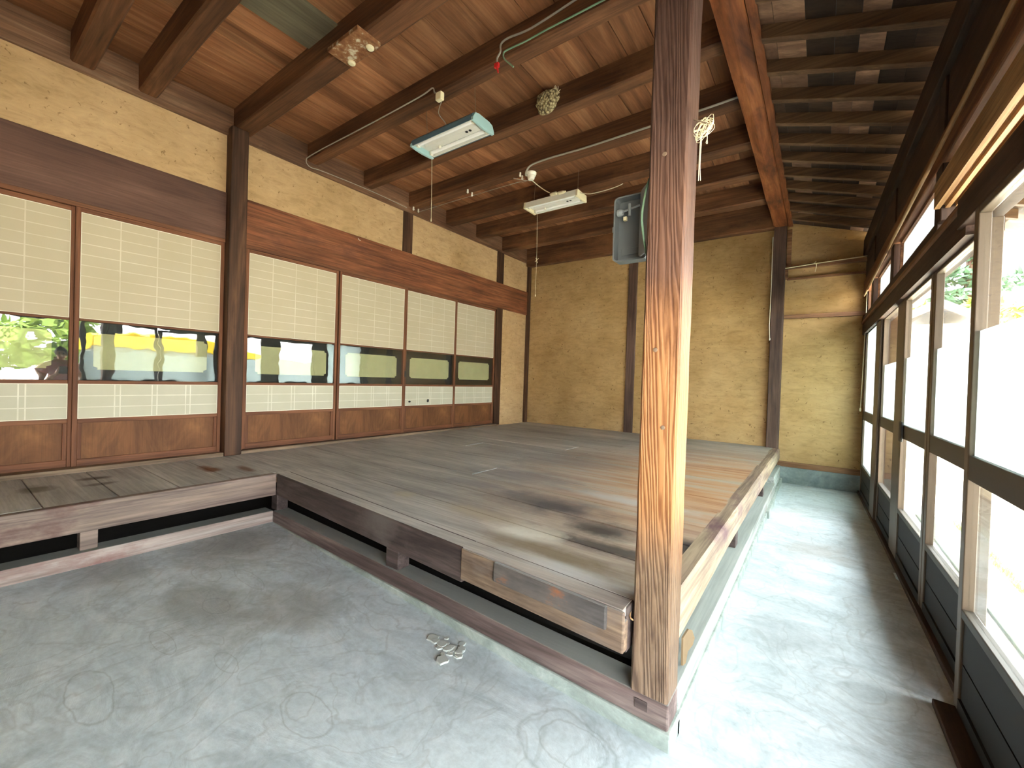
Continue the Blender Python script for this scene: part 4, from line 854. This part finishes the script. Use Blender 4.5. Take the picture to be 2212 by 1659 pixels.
# string bundle on a nail
e = tag(empty('string_bundle', (-.318, 1.39, 1.90)), 'tangled bundle of cream string on a nail in the foreground post', 'string')
MB().tube([(-.03, -.005, .04), (.012, -.005, .012)], .0022, 6).build('nail', m_metal, e)
sb = MB()
for k in range(15):
    a0 = random.uniform(0, 6.28); rx, rz = random.uniform(.008, .028), random.uniform(.012, .034); c0 = Vector((random.uniform(-.006, .016), random.uniform(-.01, .01), random.uniform(-.012, .012))); tl = random.uniform(-.8, .8)
    pts = []
    for i in range(13):
        a = a0 + i * 6.28 / 12 * random.uniform(.95, 1.05); pts.append(c0 + Vector((rx * math.cos(a) * math.cos(tl) + .3 * rz * math.sin(a), rx * math.sin(tl) * math.cos(a) * .8, rz * math.sin(a))))
    sb.tube(pts, .0007, 5)
for dx, zz in ((-.004, -.155), (-.001, -.156)): sb.tube(smooth_path([(dx, 0, 0), (dx - .002, 0, -.05), (dx - .003, 0, -.11), (dx + .001 + dx, 0, zz)], 4), .0011, 5)
sb.tube(smooth_path([(.012, 0, 0), (.014, 0, -.03), (.011, 0, -.043), (.015, 0, -.047), (.014, 0, -.035)], 4), .001, 5)
sb.tube([(-.024, .0, .002), (.0, 0, .001)], .003, 5); sb.build('string_loops', m_string, e)

# things at the foot of the post
o = MB().tube(smooth_path([(-.470, 1.45, .66), (-.486, 1.45, .645), (-.488, 1.45, .61), (-.478, 1.45, .58), (-.484, 1.45, .565)], 4), .004); sp_ = o.build('strap', m_dark); tag(sp_, 'black and white strap hanging behind the foreground post', 'strap')
o = MB().tube(smooth_path([(-.478, 1.45, .572), (-.486, 1.45, .55), (-.486, 1.45, .51), (-.480, 1.45, .45)], 4), .004).build('strap_end', m_porc, sp_)
o = MB().prism([(1.523, .250), (1.60, .245), (1.655, .215), (1.70, .165), (1.672, .152), (1.60, .165), (1.573, .137), (1.53, .15)], 'x', -.356, -.350).build('cardboard_scrap', plain('cardboard', (118, 98, 70), .9, vary=.2)); tag(o, 'torn scrap of brown cardboard under the platform edge right of the foreground post', 'cardboard')
o = MB().tube(smooth_path([(-.478, 1.37, .375), (-.468, 1.325, .368), (-.455, 1.322, .362)], 3), .0025); tag(o.build('bent_nail', m_winlight), 'bent nail at the left edge of the foreground post', 'nail')
b = MB()
for k in range(22):
    a = random.uniform(0, 6.28); r0 = random.uniform(0, .10); x, y = -1.18 + r0 * math.cos(a), 1.24 + r0 * math.sin(a) * .8; s_ = random.uniform(.010, .028); z = FZ(x)
    pts = [(x + s_ * math.cos(t_) * random.uniform(.7, 1.2), y + s_ * math.sin(t_) * random.uniform(.7, 1.2)) for t_ in [i * 1.05 for i in range(6)]]; b.prism(pts, 'z', z - .002, z + random.uniform(.003, .007))
tag(b.build('broken_mortar', plain('pale_mortar', (186, 194, 188), .9, vary=.2), bevel=.002), 'patch of broken mortar on the floor beside the front kerb', 'rubble', kind='stuff')

# ------------------------------------------------------------------ outdoors
g = MB(); g.box(.60, 60, -40, 80, -.3, -.101); m_ground = concrete('yard_ground', (190, 186, 168), (214, 210, 196), (232, 228, 216), swirl=False)[0]
struct(g.build('floor', m_ground), 'pale sunlit yard outside the glass doors')
def foliage(name, blobs, trunk, m, mt, lab, cat='tree', dens=90, sz=.22):
    e = tag(empty(name, (0, 0, 0)), lab, cat, 'trees beyond the yard'); b = MB()
    for (x, y, z, rx, rz) in blobs:
        for k in range(dens):
            v = Vector((random.gauss(0, 1), random.gauss(0, 1), random.gauss(0, 1))).normalized() * random.uniform(.55, 1)
            p = Vector((x + v.x * rx, y + v.y * rx, z + v.z * rz)); s_ = sz * random.uniform(.6, 1.3); u = Vector((random.gauss(0, 1), random.gauss(0, 1), random.gauss(0, .5))).normalized(); w_ = u.orthogonal().normalized()
            q = u.cross(w_).normalized() * .25
            b.add([p - u * s_, p + w_ * s_ * .45, p + u * s_, p - w_ * s_ * .45, p + q * s_], [(0, 1, 4), (1, 2, 4), (2, 3, 4), (3, 0, 4), (0, 3, 2, 1)])
    b.build('foliage', m, e); MB().tube(trunk, .12, 8).build('trunk', mt, e); return e
m_pine = plain('pine_green', (70, 104, 74), .8, vary=.4); m_leaf = plain('yellow_green_leaves', (140, 170, 70), .8, vary=.3)
foliage('pine_tree', [(1.9, 24, 5.4 - i * .9, .25 + i * .22, .4) for i in range(4)], [(1.9, 24, 0), (1.9, 24, 5.6)], m_pine, m_post, 'slim conifer seen through the third glass door', sz=.25)
foliage('pine_tree', [(4.5 + dx, 23, z, r_, .35) for dx, z, r_ in ((0, 6.4, .5), (-.5, 5.6, .7), (.5, 5.2, .8), (-.3, 4.8, .9), (.2, 4.3, .8), (-.5, 7.0, .4))], [(4.5, 23, 0), (4.4, 23, 6.8)], m_pine, m_post, 'tall spreading pine behind the neighbouring roof', sz=.25)
foliage('pine_tree', [(7.4 + dx, 24, z, r_, .4) for dx, z, r_ in ((0, 6.6, .8), (-.9, 5.6, .9), (.8, 5.4, 1), (0, 4.6, 1))], [(7.4, 24, 0), (7.4, 24, 6.8)], m_pine, m_post, 'pine seen through the nearest glass door', sz=.25)
foliage('garden_bush', [(2.3, 20, 3.3, .7, .4), (3.3, 20, 3.5, .8, .4), (4.4, 20, 3.6, .8, .45), (5.4, 20, 3.7, .8, .5), (2.9, 20.4, 3.9, .5, .3), (4.2, 20.4, 4.0, .5, .3)], [(3.6, 20, 0), (3.6, 20, 3)], m_leaf, m_post, 'rounded yellow-green garden tree behind the low house')
foliage('garden_bush', [(6.0, 1.5, 1.7, .55, .7), (6.4, 2.0, 2.2, .5, .6), (6.8, .9, 1.5, .6, .6), (6.2, 2.1, 1.2, .4, .5)], [(6.2, 1.7, -.1), (6.2, 1.7, 1.5)], m_leaf, m_post, 'leafy bush in the yard mirrored in the left door glass', dens=240, sz=.16)
# low house across the yard
h = tag(empty('house'), 'low cream house with a shallow tiled gable across the yard', 'house')
MB().box(1.75, 2.75, 14.05, 18, -.1, 2.75).build('wall', plain('cream_house_wall', (232, 222, 196), .8), h)
r_ = MB()
for x0, x1, z0, z1 in ((1.45, 2.2, 2.84, 3.24), (2.2, 2.95, 3.24, 2.80)):
    r_.hexa([(x0, 13.9, z0), (x1, 13.9, z1), (x1, 18.2, z1), (x0, 18.2, z0), (x0, 13.9, z0 + .1), (x1, 13.9, z1 + .1), (x1, 18.2, z1 + .1), (x0, 18.2, z0 + .1)])
r_.build('roof', plain('grey_roof_tiles', (128, 126, 128), .6), h)
r2_ = MB()
for x0, x1, z0, z1 in ((1.45, 2.2, 2.74, 3.14), (2.2, 2.95, 3.14, 2.70)):
    r2_.hexa([(x0, 13.88, z0), (x1, 13.88, z1), (x1, 13.95, z1), (x0, 13.95, z0), (x0, 13.88, z0 + .1), (x1, 13.88, z1 + .1), (x1, 13.95, z1 + .1), (x0, 13.95, z0 + .1)])
r2_.build('bargeboard', plain('brown_bargeboard', (150, 128, 112), .7), h)

# drain strip, ground shade put into its dark colour, and weeds beside it
tag(MB().box(.80, .99, 2.0, 5.75, -.1, -.085).build('drain_shade_strip', plain('mossy_stone_shaded', (120, 124, 104), .9, vary=.4), bevel=.004), 'mossy drain strip coloured dark for the shade on the ground outside the glass doors', 'drain')
b = MB()
for k in range(900):
    x, y = 1.04 + abs(random.gauss(0, .03)), random.uniform(2.2, 5.7); h_ = random.uniform(.02, .06); a = random.uniform(0, 6.28); c_, s_ = .006 * math.cos(a), .006 * math.sin(a)
    b.add([(x - c_, y - s_, -.1), (x + c_, y + s_, -.1), (x - s_ * .6, y + c_ * .6, -.1), (x + random.gauss(0, .015), y + random.gauss(0, .015), -.1 + h_)], [(0, 1, 3), (1, 2, 3), (2, 0, 3)])
tag(b.build('weeds', m_leaf), 'short weeds along the drain strip in the yard', 'weeds', kind='stuff')

# yellow vehicle, seen mirrored in the glass of the paper doors
v = tag(empty('yellow_vehicle', (0, 0, 0)), 'long yellow vehicle body parked in the yard, mirrored in the left door glass', 'vehicle')
b = MB(); sec = [(1.9, 1.50, 1.80), (2.3, 1.49, 1.83), (4.2, 1.50, 1.83), (4.9, 1.44, 1.62), (5.3, 1.40, 1.48), (5.5, 1.38, 1.42)]
for y, z0, z1 in sec: b.v += [(3.9, y, z0), (5.3, y, z0), (5.3, y, z1 - .04), (5.2, y, z1), (4.0, y, z1), (3.9, y, z1 - .04)]
for k in range(5):
    for i in range(6): a = k * 6 + i; c_ = k * 6 + (i + 1) % 6; b.f.append((a, c_, c_ + 6, a + 6))
b.f += [tuple(range(6)), tuple(range(30, 36))]
b.build('yellow_body', plain('yellow_paint', (236, 196, 30), .35), v)
MB().prism([(1.95, .45), (5.3, .45), (5.45, .8), (5.35, 1.38), (4.4, 1.50), (1.95, 1.50)], 'x', 3.93, 5.27).build('lower_body', plain('grey_paint', (150, 156, 158), .35), v, bevel=.03)
MB().prism([(2.1, 1.0), (4.5, 1.0), (4.3, 1.4), (2.1, 1.4)], 'x', 3.915, 3.935).build('side_window', m_dark, v)
for x in (3.95, 5.05):
    for y in (2.55, 4.7): MB().lathe([(.18, 0), (.30, .02), (.31, .1), (.30, .18), (.18, .2)], (x, y, .21), 'x', 28).build('wheel', plain('tyre_rubber', (30, 30, 32), .8), v, smooth=False)

# person standing outside the open doorway, mirrored in the left door glass
def skin_mesh(name, joints, edges, m, parent, levels=2, root=0):
    me = bpy.data.meshes.new(name); me.from_pydata([j[0] for j in joints], edges, []); me.materials.append(m)
    o = bpy.data.objects.new(name, me); C.objects.link(o); o.parent = parent
    sk = o.modifiers.new('skin', 'SKIN'); sk.use_smooth_shade = True; ly_ = me.skin_vertices[0] if me.skin_vertices else None
    if ly_ is None:
        bm = bmesh.new(); bm.from_mesh(me); bm.verts.layers.skin.verify(); bm.to_mesh(me); bm.free(); ly_ = me.skin_vertices[0]
    for i, j in enumerate(joints):
        r = j[1]; ly_.data[i].radius = r if isinstance(r, tuple) else (r, r)
    ly_.data[root].use_root = True
    sd = o.modifiers.new('sub', 'SUBSURF'); sd.levels = levels; sd.render_levels = levels; return o
P = tag(empty('person', (.86, 1.13, -.1), R(180)), 'person in a pink T-shirt holding up a phone, mirrored in the left door glass', 'person')
m_skin = plain('skin', (214, 164, 134), .55); m_hair = plain('dark_hair', (36, 28, 24), .7); m_pink = plain('pink_cotton', (244, 176, 176), .85); m_navy = plain('navy_trousers', (46, 50, 66), .85)
J = [((0, 0, .80), (.085, .125)), ((0, 0, .96), (.075, .11)), ((.0, 0, 1.12), (.085, .135)), ((-.005, 0, 1.20), (.07, .12)), ((.0, 0, 1.26), .045), ((.012, 0, 1.30), .047), ((.02, 0, 1.36), (.085, .072)), ((.015, 0, 1.43), (.082, .07))]
E_ = [(i, i + 1) for i in range(7)]
def limb(start, pts):
    k = start
    for p in pts: J.append(p); E_.append((k, len(J) - 1)); k = len(J) - 1
    return k
for sy in (-1, 1):
    limb(0, [((0, sy * .08, .76), .078), ((.01, sy * .09, .42), .052), ((0, sy * .09, .40), .05), ((-.01, sy * .09, .09), .034), ((0, sy * .09, .04), .035), ((.12, sy * .10, .025), (.022, .038))])
    w_ = limb(3, [((0, sy * .165, 1.195), .045), ((.03, sy * .20, .97), .036), ((.13, sy * .15, .98), .033), ((.24, sy * .075, 1.10), .023), ((.262, sy * .062, 1.13), (.02, .03))])
    for f_ in range(4):
        z_ = 1.165 - f_ * .018; ln_ = (.030, .034, .032, .026)[f_]
        limb(w_, [((.283, sy * (.066 + .002 * f_), z_), .0085), ((.283 + ln_ * .5, sy * .050, z_ + .004), .008), ((.283 + ln_ * .55, sy * .026, z_ + .004), .007)])
    limb(w_, [((.266, sy * .045, 1.145), .010), ((.272, sy * .030, 1.160), .008)])
body = skin_mesh('body', J, E_, m_skin, P)
T = [((0, 0, .82), (.10, .145)), ((0, 0, .97), (.09, .13)), ((.0, 0, 1.12), (.098, .15)), ((-.005, 0, 1.21), (.075, .125)), ((0, .15, 1.20), .060), ((.015, .188, 1.08), .058), ((0, -.15, 1.20), .060), ((.015, -.188, 1.08), .058)]
skin_mesh('t_shirt', T, [(0, 1), (1, 2), (2, 3), (3, 4), (4, 5), (3, 6), (6, 7)], m_pink, P)
T = [((0, 0, .85), (.098, .14)), ((0, .085, .76), .092), ((.01, .09, .42), .066), ((0, .09, .12), .055), ((0, -.085, .76), .092), ((.01, -.09, .42), .066), ((0, -.09, .12), .055)]
skin_mesh('trousers', T, [(0, 1), (1, 2), (2, 3), (0, 4), (4, 5), (5, 6)], m_navy, P)
hb = MB(); nu, nv = 24, 12
for j in range(nv + 1):
    for i in range(nu):
        ph = math.pi * .62 * j / nv; th = 2 * math.pi * i / nu; cut = .0
        r_x, r_y, r_z = .105, .088, .098
        x = math.cos(th) * math.sin(ph) * r_x; y = math.sin(th) * math.sin(ph) * r_y; z = math.cos(ph) * r_z
        if x > .05: z = max(z, .045)
        hb.v.append((.008 + x * .99, y, 1.392 + z + .004 * noise.noise((x * 40, y * 40, z * 40))))
for j in range(nv):
    for i in range(nu): a = j * nu + i; c_ = j * nu + (i + 1) % nu; hb.f.append((a, c_, c_ + nu, a + nu))
hb.build('hair', m_hair, P, smooth=True)
for sy in (-1, 1):
    MB().lathe([(.001, .006), (.006, .005), (.009, 0), (.001, -.002)], (.100, sy * .03, 1.385), 'x', 12).build('eye', m_dark, P)
    MB().lathe([(.001, -.006), (.012, -.004), (.016, 0), (.012, .005)], (.015, sy * .082, 1.375), 'y', 12).build('ear', m_skin, P)
MB().add([(.100, -.012, 1.352), (.100, .012, 1.352), (.122, 0, 1.355), (.102, 0, 1.392)], [(0, 1, 2), (1, 3, 2), (3, 0, 2), (0, 3, 1)]).build('nose', m_skin, P)
MB().box(.098, .104, -.022, .022, 1.325, 1.332).build('mouth', plain('lips', (170, 90, 84), .5), P, bevel=.003)
tag(MB().box(.86 - .308, .86 - .300, 1.13 - .065, 1.13 + .065, 1.015, 1.085).build('phone', m_dark, bevel=.004), 'dark phone held up in both hands by the person', 'phone')
